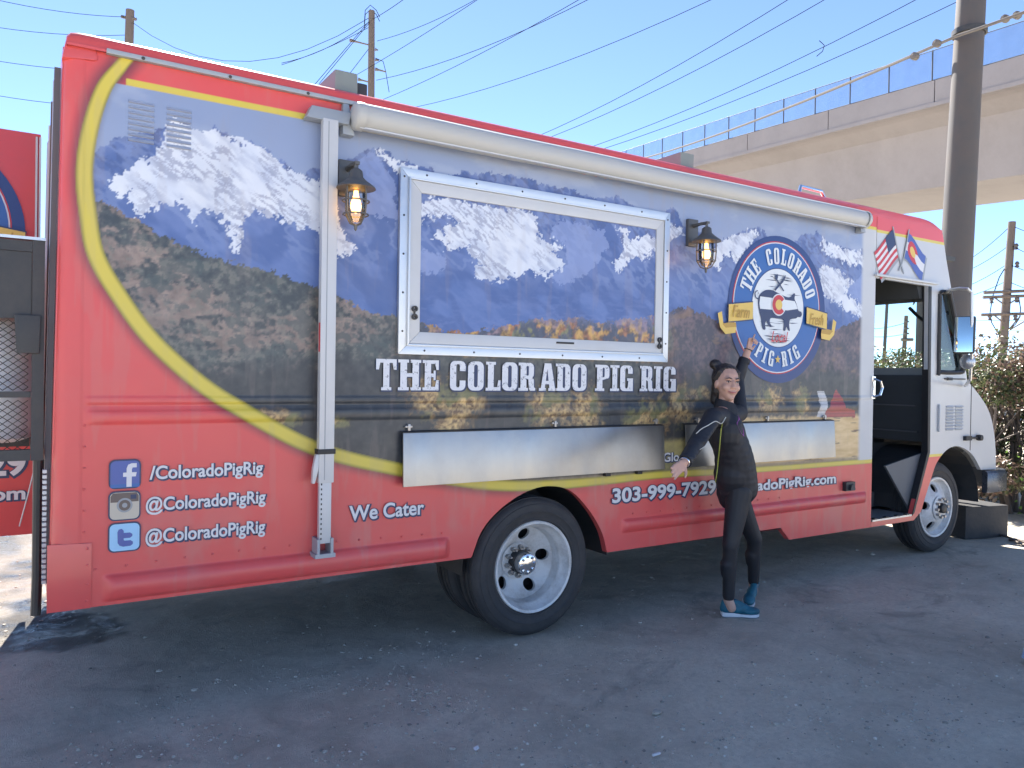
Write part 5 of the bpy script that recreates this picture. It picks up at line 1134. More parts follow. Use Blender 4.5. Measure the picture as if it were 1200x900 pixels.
icon('t', -2.209, -2.093, 0.737, 0.853, 'light blue square icon with blue letter t')

# ---- round badge
def circ(cx, cz, r, n=64, a0=0, a1=360, rx=1.0): return [(cx+rx*r*math.cos(R(a)), cz+r*math.sin(R(a))) for a in np.linspace(a0, a1, n, endpoint=(a1-a0) % 360 != 0)]
def badge(cx, cz, y0, parent, sc=1.0, shadow=True):
    root = bpy.data.objects.new('round_badge', None); COL.objects.link(root); root.parent = parent; c = (cx, y0, cz); root.location = tuple(np.array(c)-np.array(ORI[parent.name])); ORI[root.name] = c
    root['label'] = 'round blue badge with pig, crossed fork and knife and yellow ribbons'
    ly = [0]
    def put(loops, name, matl, up=True, dy=None):
        if up: ly[0] += 1
        lp = [[(cx+sc*x, cz+sc*z) for x, z in l_] for l_ in loops]
        return mb().flat(lp, y0-0.0011*(ly[0] if dy is None else dy)).build(name, matl, root, fix=False)
    put([circ(0.012, -0.012, 0.535)], 'outer_disc', 'decal_ring')
    put([circ(0, 0, 0.482)], 'red_ring', 'decal_red'); put([circ(0, 0, 0.474)], 'white_ring', 'decal_white'); put([circ(0, 0, 0.466)], 'blue_disc', 'decal_blue')
    put([circ(0, 0, 0.290)], 'inner_ring', 'decal_ring'); put([circ(0, 0, 0.283)], 'inner_disc', 'decal_cream')
    ly[0] += 1
    rs = random.Random(4)
    for k in range(46):                      # wood grain strokes
        z = rs.uniform(-0.26, 0.26); w = math.sqrt(0.27**2-z*z); x = rs.uniform(-w, w*0.5); l = min(rs.uniform(0.05, 0.2), w-x)
        if l < 0.03: continue
        h = rs.uniform(0.0012, 0.004); put([[(x, z), (x+l*0.5, z-h), (x+l, z+rs.uniform(-.006, .006)), (x+l*0.5, z+h)]], 'grain_stroke', 'decal_navy', up=False, dy=7)
    # pig
    ly[0] = 8
    PIG = smooth_path([(-.225,.02),(-.222,.055),(-.200,.085),(-.150,.112),(-.085,.118),(-.02,.105),(.05,.088),(.10,.080),(.135,.088),(.165,.112),(.180,.105),(.175,.075),(.195,.045),(.225,-.010),(.255,-.022),(.262,-.055),(.245,-.078),(.215,-.082),(.195,-.098),(.150,-.108),(.125,-.125),(.120,-.180),(.128,-.235),(.110,-.235),(.088,-.200),(.078,-.240),(.055,-.240),(.058,-.190),(.050,-.125),(-.02,-.118),(-.085,-.118),(-.095,-.165),(-.070,-.205),(-.095,-.212),(-.120,-.180),(-.135,-.150),(-.145,-.190),(-.140,-.240),(-.168,-.242),(-.182,-.190),(-.190,-.130),(-.205,-.080),(-.215,-.03)], 4)
    PIG = [(x, z*1.05 if z > 0 else z*0.67) for x, z in PIG]
    put([PIG], 'pig', 'decal_navy')
    put([[(-.203,.070),(-.02,.066),(.175,.060),(.195,.035),(.212,.005),(.10,-.012),(-.06,-.018),(-.203,-.018),(-.212,.02)]], 'pig_band', 'decal_cream')
    put([smooth_path([(-.215,.055),(-.245,.06),(-.255,.09),(-.235,.105),(-.222,.09),(-.235,.08)], 4)+smooth_path([(-.235,.074),(-.228,.094),(-.237,.112),(-.264,.092),(-.252,.054),(-.215,.047)], 4)], 'pig_tail', 'decal_navy')
    def cring(r0, r1, g): return circ(-.005, .022, r1, 26, g, 360-g)+circ(-.005, .022, r0, 26, g, 360-g)[::-1]
    put([circ(-.005, .022, 0.080, 32)], 'letter_ground', 'decal_cream'); put([circ(-.005, .022, 0.038, 24)], 'gold_dot', 'decal_yellow'); put([cring(0.038, 0.071, 38)], 'letter_c', 'decal_red')
    # fork and knife
    put([[(-.052,.235),(-.044,.243),(-.034,.230),(-.036,.240),(-.028,.244),(-.022,.222),(-.030,.205),(.048,.128),(.040,.122),(-.040,.198),(-.056,.206)]], 'fork', 'decal_navy'); put([[(.058,.245),(.060,.222),(.035,.190),(-.052,.118),(-.062,.128),(.020,.200)]], 'knife', 'decal_navy')
    # lettering round the ring
    def arc_text(txt, a0, a1, r, h, wsc, inward=False, name='letter'):
        n = len(txt)
        for i, ch in enumerate(txt):
            if ch == ' ': continue
            a = R(a0+(a1-a0)*i/(n-1))
            if ch == '*':
                q = [(r*math.cos(a)+0.032*(1 if k % 2 == 0 else 0.42)*math.cos(R(90+36*k)), r*math.sin(a)+0.032*(1 if k % 2 == 0 else 0.42)*math.sin(R(90+36*k))) for k in range(10)]; put([q], 'star', 'decal_yellow', up=False, dy=9); continue
            w, loops = slab(ch); ur = np.array([math.cos(a), math.sin(a)]); ut = np.array([math.sin(a), -math.cos(a)])
            if inward: ur, ut = -ur, -ut
            c0 = r*np.array([math.cos(a), math.sin(a)])
            put([[tuple(c0+ut*(x-w/2)*wsc*h+ur*(y_-0.5)*h) for x, y_ in lp] for lp in loops], name, 'decal_cream', up=False, dy=9)
    arc_text('THE COLORADO', 158, 20, 0.375, 0.118, 0.80)
    arc_text('PIG*RIG', 237, 303, 0.375, 0.112, 0.80, inward=True)
    # ribbons
    ly[0] = 14
    put([[(-.540,.000),(-.285,.030),(-.282,-.105),(-.540,-.135),(-.532,-.11),(-.545,-.09),(-.532,-.07),(-.545,-.045),(-.532,-.02)]], 'ribbon_edge', 'decal_navy'); put([[(-.532,-.008),(-.285,.022),(-.286,-.097),(-.532,-.127)]], 'ribbon', 'decal_yellow')
    put([[(-.64,-.075),(-.600,-.060),(-.585,-.140),(-.545,-.165),(-.455,-.160),(-.462,-.200),(-.56,-.215),(-.615,-.170)]], 'ribbon_tail', 'decal_yellow'); put([[(-.595,-.145),(-.535,-.132),(-.46,-.130),(-.455,-.160),(-.56,-.170)]], 'ribbon_fold', 'decal_gold')
    put([[(.300,.030),(.555,-.005),(.548,-.03),(.560,-.05),(.547,-.075),(.558,-.10),(.550,-.140),(.300,-.105)]], 'ribbon_edge', 'decal_navy'); put([[(.302,.022),(.547,-.012),(.545,-.130),(.302,-.097)]], 'ribbon', 'decal_yellow')
    put([[(.66,-.070),(.62,-.050),(.605,-.140),(.565,-.165),(.475,-.165),(.480,-.205),(.58,-.215),(.635,-.170)]], 'ribbon_tail', 'decal_yellow'); put([[(.62,-.140),(.555,-.130),(.48,-.135),(.475,-.165),(.58,-.172)]], 'ribbon_fold', 'decal_gold')
    yl = y0-0.0011*23
    lettering('Farm', cx-.500*sc, cx-.335*sc, cz-.095*sc, cz-.010*sc, y=yl, parent=root, matl='decal_gold', outline=None, bold=0.012, shear=0.25)
    lettering('Fresh', cx+.330*sc, cx+.490*sc, cz-.105*sc, cz-.020*sc, y=yl, parent=root, matl='decal_gold', outline=None, bold=0.012, shear=0.25)
    lettering('Local', cx-.095*sc, cx+.070*sc, cz-.250*sc, cz-.172*sc, y=yl, parent=root, matl='decal_red', outline=None, bold=0.012, shear=0.25)
badge(2.104, 2.043, -0.003, TR)

# ---- crossed flags printed on the white header
def flags():
    root = bpy.data.objects.new('printed_flags', None); COL.objects.link(root); root.parent = TR; c = (3.62, 0, 2.42); root.location = tuple(np.array(c)-np.array(ORI[TR.name])); ORI[root.name] = c; root['label'] = 'two crossed flags printed on the white header'
    F1 = lambda u, v: tuple(np.array((3.522, 2.775))+np.array((-0.245, -0.205))*u+np.array((0.095, -0.215))*v+np.array((0.015, 0.02))*math.sin(u*6))
    F2 = lambda u, v: tuple(np.array((3.748, 2.775))+np.array((0.270, -0.165))*u+np.array((-0.055, -0.215))*v+np.array((-0.01, 0.02))*math.sin(u*6))
    def quad(Fn, u0, u1, v0, v1): return [Fn(u, v0) for u in np.linspace(u0, u1, 6)]+[Fn(u, v1) for u in np.linspace(u1, u0, 6)]
    y = -0.004
    mb().flat([[(a+0.018, b-0.018) for a, b in quad(F1, -0.02, 1.02, -0.02, 1.02)]], y+0.001).build('flag_shadow', 'decal_grey', root, fix=False); mb().flat([[(a+0.018, b-0.018) for a, b in quad(F2, -0.02, 1.02, -0.02, 1.02)]], y+0.0005).build('flag_shadow', 'decal_grey', root, fix=False)
    for k in range(9): mb().flat([quad(F1, 0, 1, k/9, (k+1)/9)], y-0.001).build('stripe', 'decal_red' if k % 2 == 0 else 'decal_white', root, fix=False)
    mb().flat([quad(F1, 0, 0.45, 0, 0.55)], y-0.002).build('canton', 'decal_navy', root, fix=False)
    for k, mt in enumerate(('icon_blue', 'decal_white', 'icon_blue')): mb().flat([quad(F2, 0, 1, k/3, (k+1)/3)], y-0.001).build('stripe', mt, root, fix=False)
    def ring(r0, r1, g): return [F2(0.38+r*0.8*math.cos(a), 0.5+r*math.sin(a)) for r, seq in ((r1, np.linspace(g, 2*math.pi-g, 20)), (r0, np.linspace(2*math.pi-g, g, 20))) for a in seq]
    mb().flat([ring(0.16, 0.33, 0.55)], y-0.0025).build('letter_c', 'decal_red', root, fix=False); mb().flat([[F2(0.38+0.16*0.8*math.cos(a), 0.5+0.16*math.sin(a)) for a in np.linspace(0, 2*math.pi, 18, endpoint=False)]], y-0.003).build('gold_dot', 'decal_yellow', root, fix=False)
    mb().prism([(3.515, 2.800), (3.527, 2.802), (3.625, 2.560), (3.700, 2.43), (3.688, 2.425), (3.610, 2.555)], y-0.004, y-0.001).build('staff', 'decal_grey', root); mb().prism([(3.748, 2.805), (3.760, 2.802), (3.690, 2.55), (3.625, 2.44), (3.612, 2.446), (3.678, 2.555)], y-0.0062, y-0.0042).build('staff', 'decal_grey', root)
flags()

# ---- rear: swung-open door, carrier cage with tank, step
def rear():
    Yd = 1.5; z0, z1 = 0.565, 2.862
    root = bpy.data.objects.new('rear_door', None); COL.objects.link(root); root.parent = TR; c = (-2.45, Yd, z0); root.location = tuple(np.array(c)-np.array(ORI[TR.name])); ORI[root.name] = c; root['label'] = 'open red rear door carrying badge and telephone number'
    mb().box(-3.66, -2.452, Yd, Yd+0.045, z0, z1).build('door_leaf', 'red', root, bevel=0.006)
    for x in (-2.478, -2.460): mb().box(x, x+0.010, Yd-0.012, Yd-0.001, z0+0.02, z1-0.02).build('edge_trim', 'alu_white', root)
    badge(-3.06, 2.30, Yd-0.004, root, 0.98)
    lettering('303-999-7929', -3.56, -2.512, 0.905, 1.045, y=Yd-0.006, parent=root, bold=0.03); lettering('ColoradoPigRig.com', -3.56, -2.512, 0.745, 0.845, y=Yd-0.006, parent=root, bold=0.028)
    # trims on the rear wall
    for y, w, mt in ((0.12, 0.05, 'interior_grey'), (0.30, 0.03, 'alu'), (0.62, 0.04, 'wood_pole'), (1.05, 0.05, 'alu_white'), (1.40, 0.05, 'alu')):
        mb().hexa([(-2.452, y, 0.6), (-2.432, y, 0.6), (-2.432, y+w, 0.6), (-2.452, y+w, 0.6), (-2.424, y, 2.80), (-2.40, y, 2.80), (-2.40, y+w, 2.80), (-2.424, y+w, 2.80)]).build('rear_trim', mt, TR)
    # carrier cage
    cg = bpy.data.objects.new('tank_cage', None); COL.objects.link(cg); cg.parent = TR; c = (-2.8, 0.5, 1.15); cg.location = tuple(np.array(c)-np.array(ORI[TR.name])); ORI[cg.name] = c; cg['label'] = 'dark steel cage holding a white tank behind the rear wall'
    x0, x1, ya, yb, za, zb = -3.22, -2.452, 0.10, 0.85, 1.13, 2.055
    for x in (x0, x1-0.045):
        for y in (ya, yb-0.045): mb().box(x, x+0.045, y, y+0.045, za, zb-0.001).build('upright', 'dark', cg)
    for z in (za+0.001, zb-0.05):
        for y in (ya, yb-0.045): mb().box(x0+0.046, x1-0.046, y+0.001, y+0.044, z, z+0.045).build('crossbar', 'dark', cg)
        for x in (x0, x1-0.045): mb().box(x+0.001, x+0.044, ya+0.046, yb-0.046, z, z+0.045).build('crossbar', 'dark', cg)
    mb().box(x0+0.047, x1-0.047, ya+0.010, ya+0.030, 1.395, 1.420).build('crossbar', 'dark', cg)
    mb().box(x0+0.047, x1-0.047, ya+0.008, ya+0.020, 1.725, 2.004).build('front_plate', 'dark', cg)
    mb().box(x0-0.01, x1+0.002, ya-0.008, yb+0.01, zb, zb+0.012).build('top_plate', 'alu', cg)
    m_ = mb()                                      # expanded metal: zig-zag strands
    dx, dz = 0.036, 0.014; nx = int((x1-x0-0.09)/dx*2); 
    z = za+0.05; r_ = 0
    while z < 1.72:
        if not (1.385 < z < 1.425):
            pts = [(x0+0.046+i*dx/2, ya+0.024, z+(dz/2 if (i+r_) % 2 else -dz/2)) for i in range(nx+1)]
            V = []; F = []
            for p in pts: V += [(p[0], p[1], p[2]-0.0022), (p[0], p[1]-0.003, p[2]+0.0022)]
            for i in range(len(pts)-1): F.append((2*i, 2*i+2, 2*i+3, 2*i+1))
            m_.add(V, F)
        z += dz; r_ += 1
    m_.build('mesh_screen', 'dark', cg, fix=False)['kind'] = 'stuff'
    m_ = mb(); m_.lathe([(0.0, 0.50), (0.06, 0.50), (0.10, 0.46), (0.17, 0.42), (0.195, 0.36), (0.195, -0.02), (0.17, -0.09), (0.12, -0.11), (0.0, -0.11)], (-2.66, 0.42, 1.30), 'z', 36); m_.build('tank', 'tank', cg, smooth=True)
    m_ = mb(); m_.prism([(-2.55, 1.58), (-2.47, 1.58), (-2.465, 1.74), (-2.56, 1.74)], ya-0.02, ya+0.008); m_.build('latch_guard', 'dark', cg, bevel=0.008)
    m_ = mb(); m_.tube([(-2.468, 0.13, 1.13), (-2.470, 0.13, 0.62), (-2.474, 0.12, 0.47)], 0.020, 10); m_.build('drop_pipe', 'black', TR, smooth=True)
    # corrugated strip beside the corner
    m_ = mb()
    for k in range(22): m_.box(-2.455, -2.440, 0.035, 0.075, 0.62+k*0.022, 0.634+k*0.022)
    m_.build('tread_strip', 'alu_white', TR)['kind'] = 'stuff'
    m_ = mb(); m_.tube([(-2.455, 1.45, 1.02), (-2.50, 1.46, 0.80), (-2.54, 1.47, 0.62)], 0.004, 5); m_.build('cord', 'alu_white', TR)
rear()
# ---- things on the roof and under the floor
def at_roof(px_, py_, Y_): return P(px_, py_, Y_)
M['vent_grey'] = mat('vent_grey', (0.20, 0.23, 0.22), 0.6)
a = at_roof(391, 101, 0.10); b = at_roof(418, 88, 0.10)
mb().box(a[0], b[0], 0.08, 0.45, 2.93, b[2]).build('roof_vent', 'vent_grey', TR, bevel=0.012); mb().box(b[0]+0.005, b[0]+0.06, 0.10, 0.3, 2.93, b[2]-0.035).build('roof_vent', 'dark', TR, bevel=0.01)
a = at_roof(795, 190, 0.10); b = at_roof(811, 182, 0.10)
mb().box(a[0], b[0], 0.08, 0.3, 2.93, b[2]).build('roof_vent', 'vent_grey', TR, bevel=0.01)
m_ = mb(); a = at_roof(936, 226, 0.08); b = at_roof(968, 226, 0.08); t = at_roof(950, 221, 0.08)[2]
m_.tube([(a[0], 0.08, 2.92), (a[0]+0.02, 0.08, t), (b[0]-0.06, 0.08, t-0.004), (b[0], 0.08, 2.92)], 0.014, 10); m_.build('roof_handle', 'chrome', TR, smooth=True)
mb().box(-2.36, -0.55, 1.45, 2.12, 0.14, 0.62).build('rear_sun_block', 'dark', TR, bevel=0.03)  # added box, keeps sun off the ground under the tail
mb().box(0.55, 3.7, 1.45, 2.12, 0.14, 0.62).build('front_sun_block', 'dark', TR, bevel=0.03)  # added likewise ahead of the rear wheel to stop sun passing beneath
mb().box(-2.3, 3.2, 1.0, 1.2, 0.30, 0.56).build('centre_sun_block', 'dark', TR)  # added box along the middle, unseen, blocks sun under the floor

# ------------------------------------------------------------------ stones and litter
def stone_mesh(seed):
    r = random.Random(seed); bm = bmesh.new(); bmesh.ops.create_icosphere(bm, subdivisions=1, radius=1.0)
    for v in bm.verts: v.co = Vector((v.co.x*r.uniform(0.7, 1.25), v.co.y*r.uniform(0.6, 1.1), v.co.z*r.uniform(0.4, 0.75)))
    V = [tuple(v.co) for v in bm.verts]; F = [tuple(q.index for q in f.verts) for f in bm.faces]; bm.free(); return np.array(V), F
PROTO = [stone_mesh(i) for i in range(6)]
M['stone'] = mat('stone', (0.42, 0.38, 0.32), 0.9, var=0.4, scale=25, bump=0.2)
M['stone_pale'] = mat('stone_pale', (0.60, 0.56, 0.49), 0.85, var=0.2, scale=25)
M['stone_dark'] = mat('stone_dark', (0.26, 0.235, 0.20), 0.85, var=0.3, scale=25)
def gravel():
    V = []; F = []; MI = []; n = 0
    for k in range(4200):
        pxx = rng.uniform(-20, 1220); pyy = 640+270*rng.beta(1.3, 1.0); g = G(pxx, pyy)
        if fbm(np.array([g[0]]), np.array([g[1]]), 1.3, 3, 77)[0] < rng.uniform(0.30, 0.62): continue
        s_ = rng.lognormal(math.log(0.0050), 0.5); v, f = PROTO[k % 6]; a = rng.uniform(0, 6.28); c, s2 = math.cos(a), math.sin(a)
        w = np.stack([v[:, 0]*c-v[:, 1]*s2, v[:, 0]*s2+v[:, 1]*c, v[:, 2]], 1)*min(s_, 0.018)+np.array([g[0], g[1], ground_h(g[0], g[1])+0.001])
        V.append(w); F += [tuple(i+n for i in q) for q in f]; MI += [int(rng.choice([0, 1, 2], p=[0.74, 0.03, 0.23]))]*len(f); n += len(v)
    for cpx, cpy, cnt, spr in ((455, 800, 45, 0.10), (515, 825, 70, 0.13), (500, 812, 40, 0.05), (390, 885, 40, 0.08), (650, 850, 40, 0.14), (840, 870, 45, 0.10), (950, 840, 60, 0.16), (1020, 780, 50, 0.2), (700, 780, 40, 0.16), (1100, 860, 60, 0.14), (250, 860, 40, 0.12), (120, 890, 40, 0.1), (770, 765, 35, 0.2), (980, 720, 40, 0.25), (1130, 700, 40, 0.22), (330, 800, 30, 0.12), (600, 880, 35, 0.1), (900, 790, 40, 0.2), (1160, 790, 40, 0.12), (735, 900, 40, 0.1)):
        g0 = G(cpx, cpy)
        for k in range(cnt):
            gx, gy = g0[0]+rng.normal(0, spr), g0[1]+rng.normal(0, spr*0.7); s_ = min(rng.lognormal(math.log(0.0052), 0.4), 0.013); v, f = PROTO[k % 6]; a = rng.uniform(0, 6.28); c, s2 = math.cos(a), math.sin(a)
            w = np.stack([v[:, 0]*c-v[:, 1]*s2, v[:, 0]*s2+v[:, 1]*c, v[:, 2]], 1)*s_+np.array([gx, gy, ground_h(gx, gy)+0.001]); V.append(w); F += [tuple(i+n for i in q) for q in f]; MI += [int(rng.choice([0, 1, 2], p=[0.70, 0.10, 0.20]))]*len(f); n += len(v)
    m_ = mb(); m_.v = [tuple(p) for p in np.concatenate(V)]; m_.f = F; m_.mi = MI
    tag(m_.build('gravel', ['stone', 'stone_pale', 'stone_dark'], fix=False), 'loose grit scattered over the grey dusty lot', 'gravel', kind='stuff')
gravel()
for i, (pxx, pyy, r, lab) in enumerate(((769, 835, 0.022, 'grey stone lying alone on the lot right of picture centre'), (604, 756, 0.014, 'small pale stone on the lot just behind the rear wheel'), (800, 853, 0.014, 'small grey stone nearest the lower right of the lot'), (1022, 651, 0.02, 'dark stone beside the truck ahead of the woman'))):
    g = G(pxx, pyy); v, f = PROTO[i]; m_ = mb(); m_.add([(g[0]+p[0]*r*1.3, g[1]+p[1]*r, ground_h(g[0], g[1])+(p[2]+0.3)*r) for p in v], f); tag(m_.build('stone', 'stone' if i != 1 else 'stone_pale', smooth=False), lab, 'stone')
m_ = mb(); g = G(769, 886); m_.box(g[0]-0.02, g[0]+0.02, g[1]-0.004, g[1]+0.004, 0.004, 0.012); tag(m_.build('paper_scrap', 'decal_white'), 'tiny white paper scrap on the lot at bottom centre', 'litter')
m_ = mb(); g = G(558, 881); m_.add([(g[0]-0.012, g[1]-0.01, 0.012), (g[0]+0.012, g[1]-0.006, 0.014), (g[0]+0.01, g[1]+0.01, 0.02), (g[0]-0.008, g[1]+0.012, 0.013), (g[0], g[1], 0.004)], [(0, 1, 2, 3), (0, 3, 4), (1, 0, 4)]); tag(m_.build('paper_scrap', 'decal_white'), 'tiny crumpled white scrap left of the bottom centre', 'litter')
for k, (a, b, lab) in enumerate((((1168, 627), (1200, 641), 'dry stick lying in the sunlit patch by the dark block'), ((1183, 634), (1215, 643), 'second dry stick at the right edge by the sunlit patch'))):
    p = np.array(G(*a)); q = np.array(G(*b)); mid = (p+q)/2+np.array([0.02, 0.03, 0.03]); m_ = mb(); m_.tube([p+np.array([0, 0, 0.012]), mid, q+np.array([0, 0, 0.012])], [0.014, 0.012, 0.006], 6); tag(m_.build('stick', 'wood_pole', smooth=True), lab, 'stick')

# ------------------------------------------------------------------ people
M['skin'] = mat('skin', (0.52, 0.31, 0.235), 0.48, var=0.06, scale=14)
M['hair'] = mat('dark_hair', (0.022, 0.017, 0.016), 0.42, var=0.4, scale=60, bump=0.4, bscale=110)
M['jacket'] = mat('black_jacket', (0.013, 0.014, 0.019), 0.62, var=0.2, scale=9, bump=0.25, bscale=22)
M['leggings'] = mat('black_leggings', (0.011, 0.0125, 0.017), 0.6, var=0.15, scale=9, bump=0.15, bscale=30)
M['piping'] = mat('lime_piping', (0.45, 0.50, 0.10), 0.5)
M['piping_grey'] = mat('reflective_piping', (0.50, 0.50, 0.46), 0.4)
M['magenta'] = mat('magenta_print', (0.22, 0.04, 0.20), 0.5, var=0.5, scale=45)
M['shoe'] = mat('teal_shoe', (0.010, 0.105, 0.150), 0.5, var=0.75, scale=26, bump=0.2, bscale=120)
M['sole'] = mat('white_sole', (0.62, 0.64, 0.66), 0.5); M['sole_grey'] = mat('grey_sole', (0.16, 0.17, 0.18), 0.6)
M['lip'] = mat('lip', (0.40, 0.13, 0.12), 0.4); M['eye_white'] = mat('eye_white', (0.55, 0.53, 0.50), 0.3); M['eye_dark'] = mat('eye_dark', (0.02, 0.015, 0.012), 0.25)
M['jeans'] = mat('light_jeans', (0.36, 0.46, 0.60), 0.8, var=0.15, scale=18, bump=0.2, bscale=80); M['shirt'] = mat('grey_shirt', (0.22, 0.23, 0.25), 0.8); M['shoe_white'] = mat('white_shoe', (0.6, 0.6, 0.6), 0.5)
def cap(m_, p, q, r1, r2, n=14):
    p = Vector(p); q = Vector(q); t = (q-p); L_ = t.length; t = t/L_ if L_ > 1e-6 else Vector((0, 0, 1))
    up = Vector((0, 0, 1)) if abs(t.z) < 0.9 else Vector((1, 0, 0)); a = t.cross(up).normalized(); b = t.cross(a); rings = []
    for k in range(1, 5): an = R(-90+90*k/4.0); rings.append((p+t*(r1*math.sin(an)), r1*math.cos(an)))
    for k in range(0, 4): an = R(90*k/4.0); rings.append((q+t*(r2*math.sin(an)), r2*math.cos(an)))
    V = [tuple(p-t*r1)]; F = []
    for c, r in rings:
        for i in range(n): an = 2*math.pi*i/n; V.append(tuple(c+(a*math.cos(an)+b*math.sin(an))*r))
    V.append(tuple(q+t*r2)); e = len(V)-1
    for i in range(n): F.append((0, 1+(i+1) % n, 1+i))
    for k in range(len(rings)-1):
        for i in range(n): F.append((1+k*n+i, 1+k*n+(i+1) % n, 1+(k+1)*n+(i+1) % n, 1+(k+1)*n+i))
    o = 1+(len(rings)-1)*n
    for i in range(n): F.append((o+i, o+(i+1) % n, e))
    m_.add(V, F)
def ell(m_, c, ax, rad, n=16):               # ellipsoid on three axes
    V = []; F = []; c = np.array(c); A = [np.array(a) for a in ax]; k = n//2
    for i in range(k+1):
        th = math.pi*i/k
        for j in range(n):
            ph = 2*math.pi*j/n; V.append(tuple(c+A[0]*rad[0]*math.sin(th)*math.cos(ph)+A[1]*rad[1]*math.sin(th)*math.sin(ph)+A[2]*rad[2]*math.cos(th)))
    for i in range(k):
        for j in range(n): F.append((i*n+j, i*n+(j+1) % n, (i+1)*n+(j+1) % n, (i+1)*n+j))
    m_.add(V, F)
def fuse(m_, name, matl, parent, voxel=0.008, smooth=4):
    """the overlapping volumes become one continuous skin"""
    o0 = ORI[parent.name]; me = bpy.data.meshes.new('tmp'); me.from_pydata([(p[0]-o0[0], p[1]-o0[1], p[2]-o0[2]) for p in m_.v], [], m_.f)
    bm = bmesh.new(); bm.from_mesh(me); bmesh.ops.remove_doubles(bm, verts=bm.verts, dist=1e-6); bmesh.ops.recalc_face_normals(bm, faces=bm.faces); bm.to_mesh(me); bm.free()
    t = bpy.data.objects.new('tmp', me); COL.objects.link(t)
    r = t.modifiers.new('r', 'REMESH'); r.mode = 'VOXEL'; r.voxel_size = voxel; r.use_smooth_shade = True
    if smooth: sm = t.modifiers.new('s', 'SMOOTH'); sm.iterations = smooth; sm.factor = 0.5
    out = bpy.data.meshes.new_from_object(t.evaluated_get(bpy.context.evaluated_depsgraph_get())); bpy.data.objects.remove(t); bpy.data.meshes.remove(me)
    out.name = name; out.materials.clear(); out.materials.append(M[matl]); out.polygons.foreach_set('use_smooth', [True]*len(out.polygons))
    o = bpy.data.objects.new(name, out); COL.objects.link(o); o.parent = parent; ORI[o.name] = o0; return o
def hand(m_, wrist, fdir, nrm, thumb_side, curl=(0.15, 0.15, 0.15, 0.15), sc=1.0, spread=0.10, thumb_out=0.8):
    f = Vector(fdir).normalized(); n_ = Vector(nrm); n_ = (n_-f*n_.dot(f)).normalized(); s_ = f.cross(n_)*thumb_side; w = Vector(wrist)
    for k in range(4): b = w+f*0.078*sc+s_*(0.027-0.018*k)*sc; cap(m_, w+f*0.012*sc+s_*(0.016-0.010*k)*sc, b, 0.0125*sc, 0.0105*sc, 10)
    for k, (ln, cu) in enumerate(zip((0.068, 0.075, 0.070, 0.054), curl)):
        d = (f+s_*spread*(1.2-0.9*k)).normalized(); p = w+f*0.078*sc+s_*(0.027-0.018*k)*sc; ang = 0.0
        for j in range(3):
            ang += cu; dd = (d*math.cos(ang)+n_*math.sin(ang)).normalized(); q = p+dd*ln*sc*(0.44, 0.32, 0.24)[j]; cap(m_, p, q, (0.0088, 0.0080, 0.0072)[j]*sc, (0.0080, 0.0072, 0.0064)[j]*sc, 8); p = q
    p = w+f*0.018*sc+s_*0.020*sc; d = (f*0.6+s_*thumb_out+n_*0.15).normalized(); q = p+d*0.040*sc; cap(m_, p, q, 0.0125*sc, 0.0100*sc, 9); d2 = (f*0.9+s_*thumb_out*0.5+n_*0.2).normalized(); cap(m_, q, q+d2*0.030*sc, 0.0095*sc, 0.0075*sc, 9)
def head(body, c, F, U, root, hairfn=None):
    F = Vector(F).normalized(); U = Vector(U); U = (U-F*U.dot(F)).normalized(); Sd = U.cross(F)*-1      # Sd: towards picture right when facing the camera
    Sd = F.cross(U)*-1
    L = lambda s_, f, u: tuple(Vector(c)+Sd*s_+F*f+U*u)
    ax = (Sd, F, U)
    ell(body, L(0, -0.010, 0.022), ax, (0.072, 0.090, 0.092)); ell(body, L(0, 0.022, -0.030), ax, (0.060, 0.066, 0.074)); ell(body, L(0, 0.040, -0.078), ax, (0.036, 0.040, 0.034))
    ell(body, L(0, 0.066, -0.096), ax, (0.020, 0.018, 0.016)); cap(body, L(0, 0.082, 0.006), L(0, 0.096, -0.026), 0.008, 0.0105, 10); 
    for s_ in (-1, 1):
        ell(body, L(0.034*s_, 0.058, -0.030), ax, (0.026, 0.026, 0.026)); ell(body, L(0.011*s_, 0.094, -0.030), ax, (0.009, 0.010, 0.008)); ell(body, L(0.072*s_, -0.004, -0.012), ax, (0.010, 0.020, 0.030)); ell(body, L(0.030*s_, 0.070, 0.024), ax, (0.022, 0.014, 0.010))
    ell(body, L(0, 0.084, -0.060), ax, (0.024, 0.010, 0.012))
    for s_ in (-1, 1):
        e = mb(); ell(e, L(0.030*s_, 0.0795, 0.004), ax, (0.0110, 0.0055, 0.0036), 12); e.build('eye', 'eye_white', root, smooth=True)
        e = mb(); ell(e, L(0.031*s_, 0.0835, 0.004), ax, (0.0050, 0.0035, 0.0040), 10); e.build('iris', 'eye_dark', root, smooth=True)
        e = mb(); e.tube([L(0.016*s_, 0.086, 0.0075), L(0.030*s_, 0.0875, 0.0120), L(0.044*s_, 0.079, 0.0080)], [0.002, 0.0028, 0.0018], 6); e.build('eyelid', 'eye_dark', root, smooth=True)
        e = mb(); e.tube([L(0.012*s_, 0.090, 0.023), L(0.030*s_, 0.088, 0.030), L(0.050*s_, 0.073, 0.022)], [0.0034, 0.0038, 0.0018], 6); e.build('eyebrow', 'hair', root, smooth=True)
    e = mb(); e.tube([L(-0.030, 0.076, -0.053), L(-0.016, 0.090, -0.0605), L(0, 0.0950, -0.0625), L(0.016, 0.090, -0.0605), L(0.030, 0.076, -0.053)], [0.0020, 0.0042, 0.0048, 0.0042, 0.0020], 8); e.build('lips', 'lip', root, smooth=True)
    return L, ax
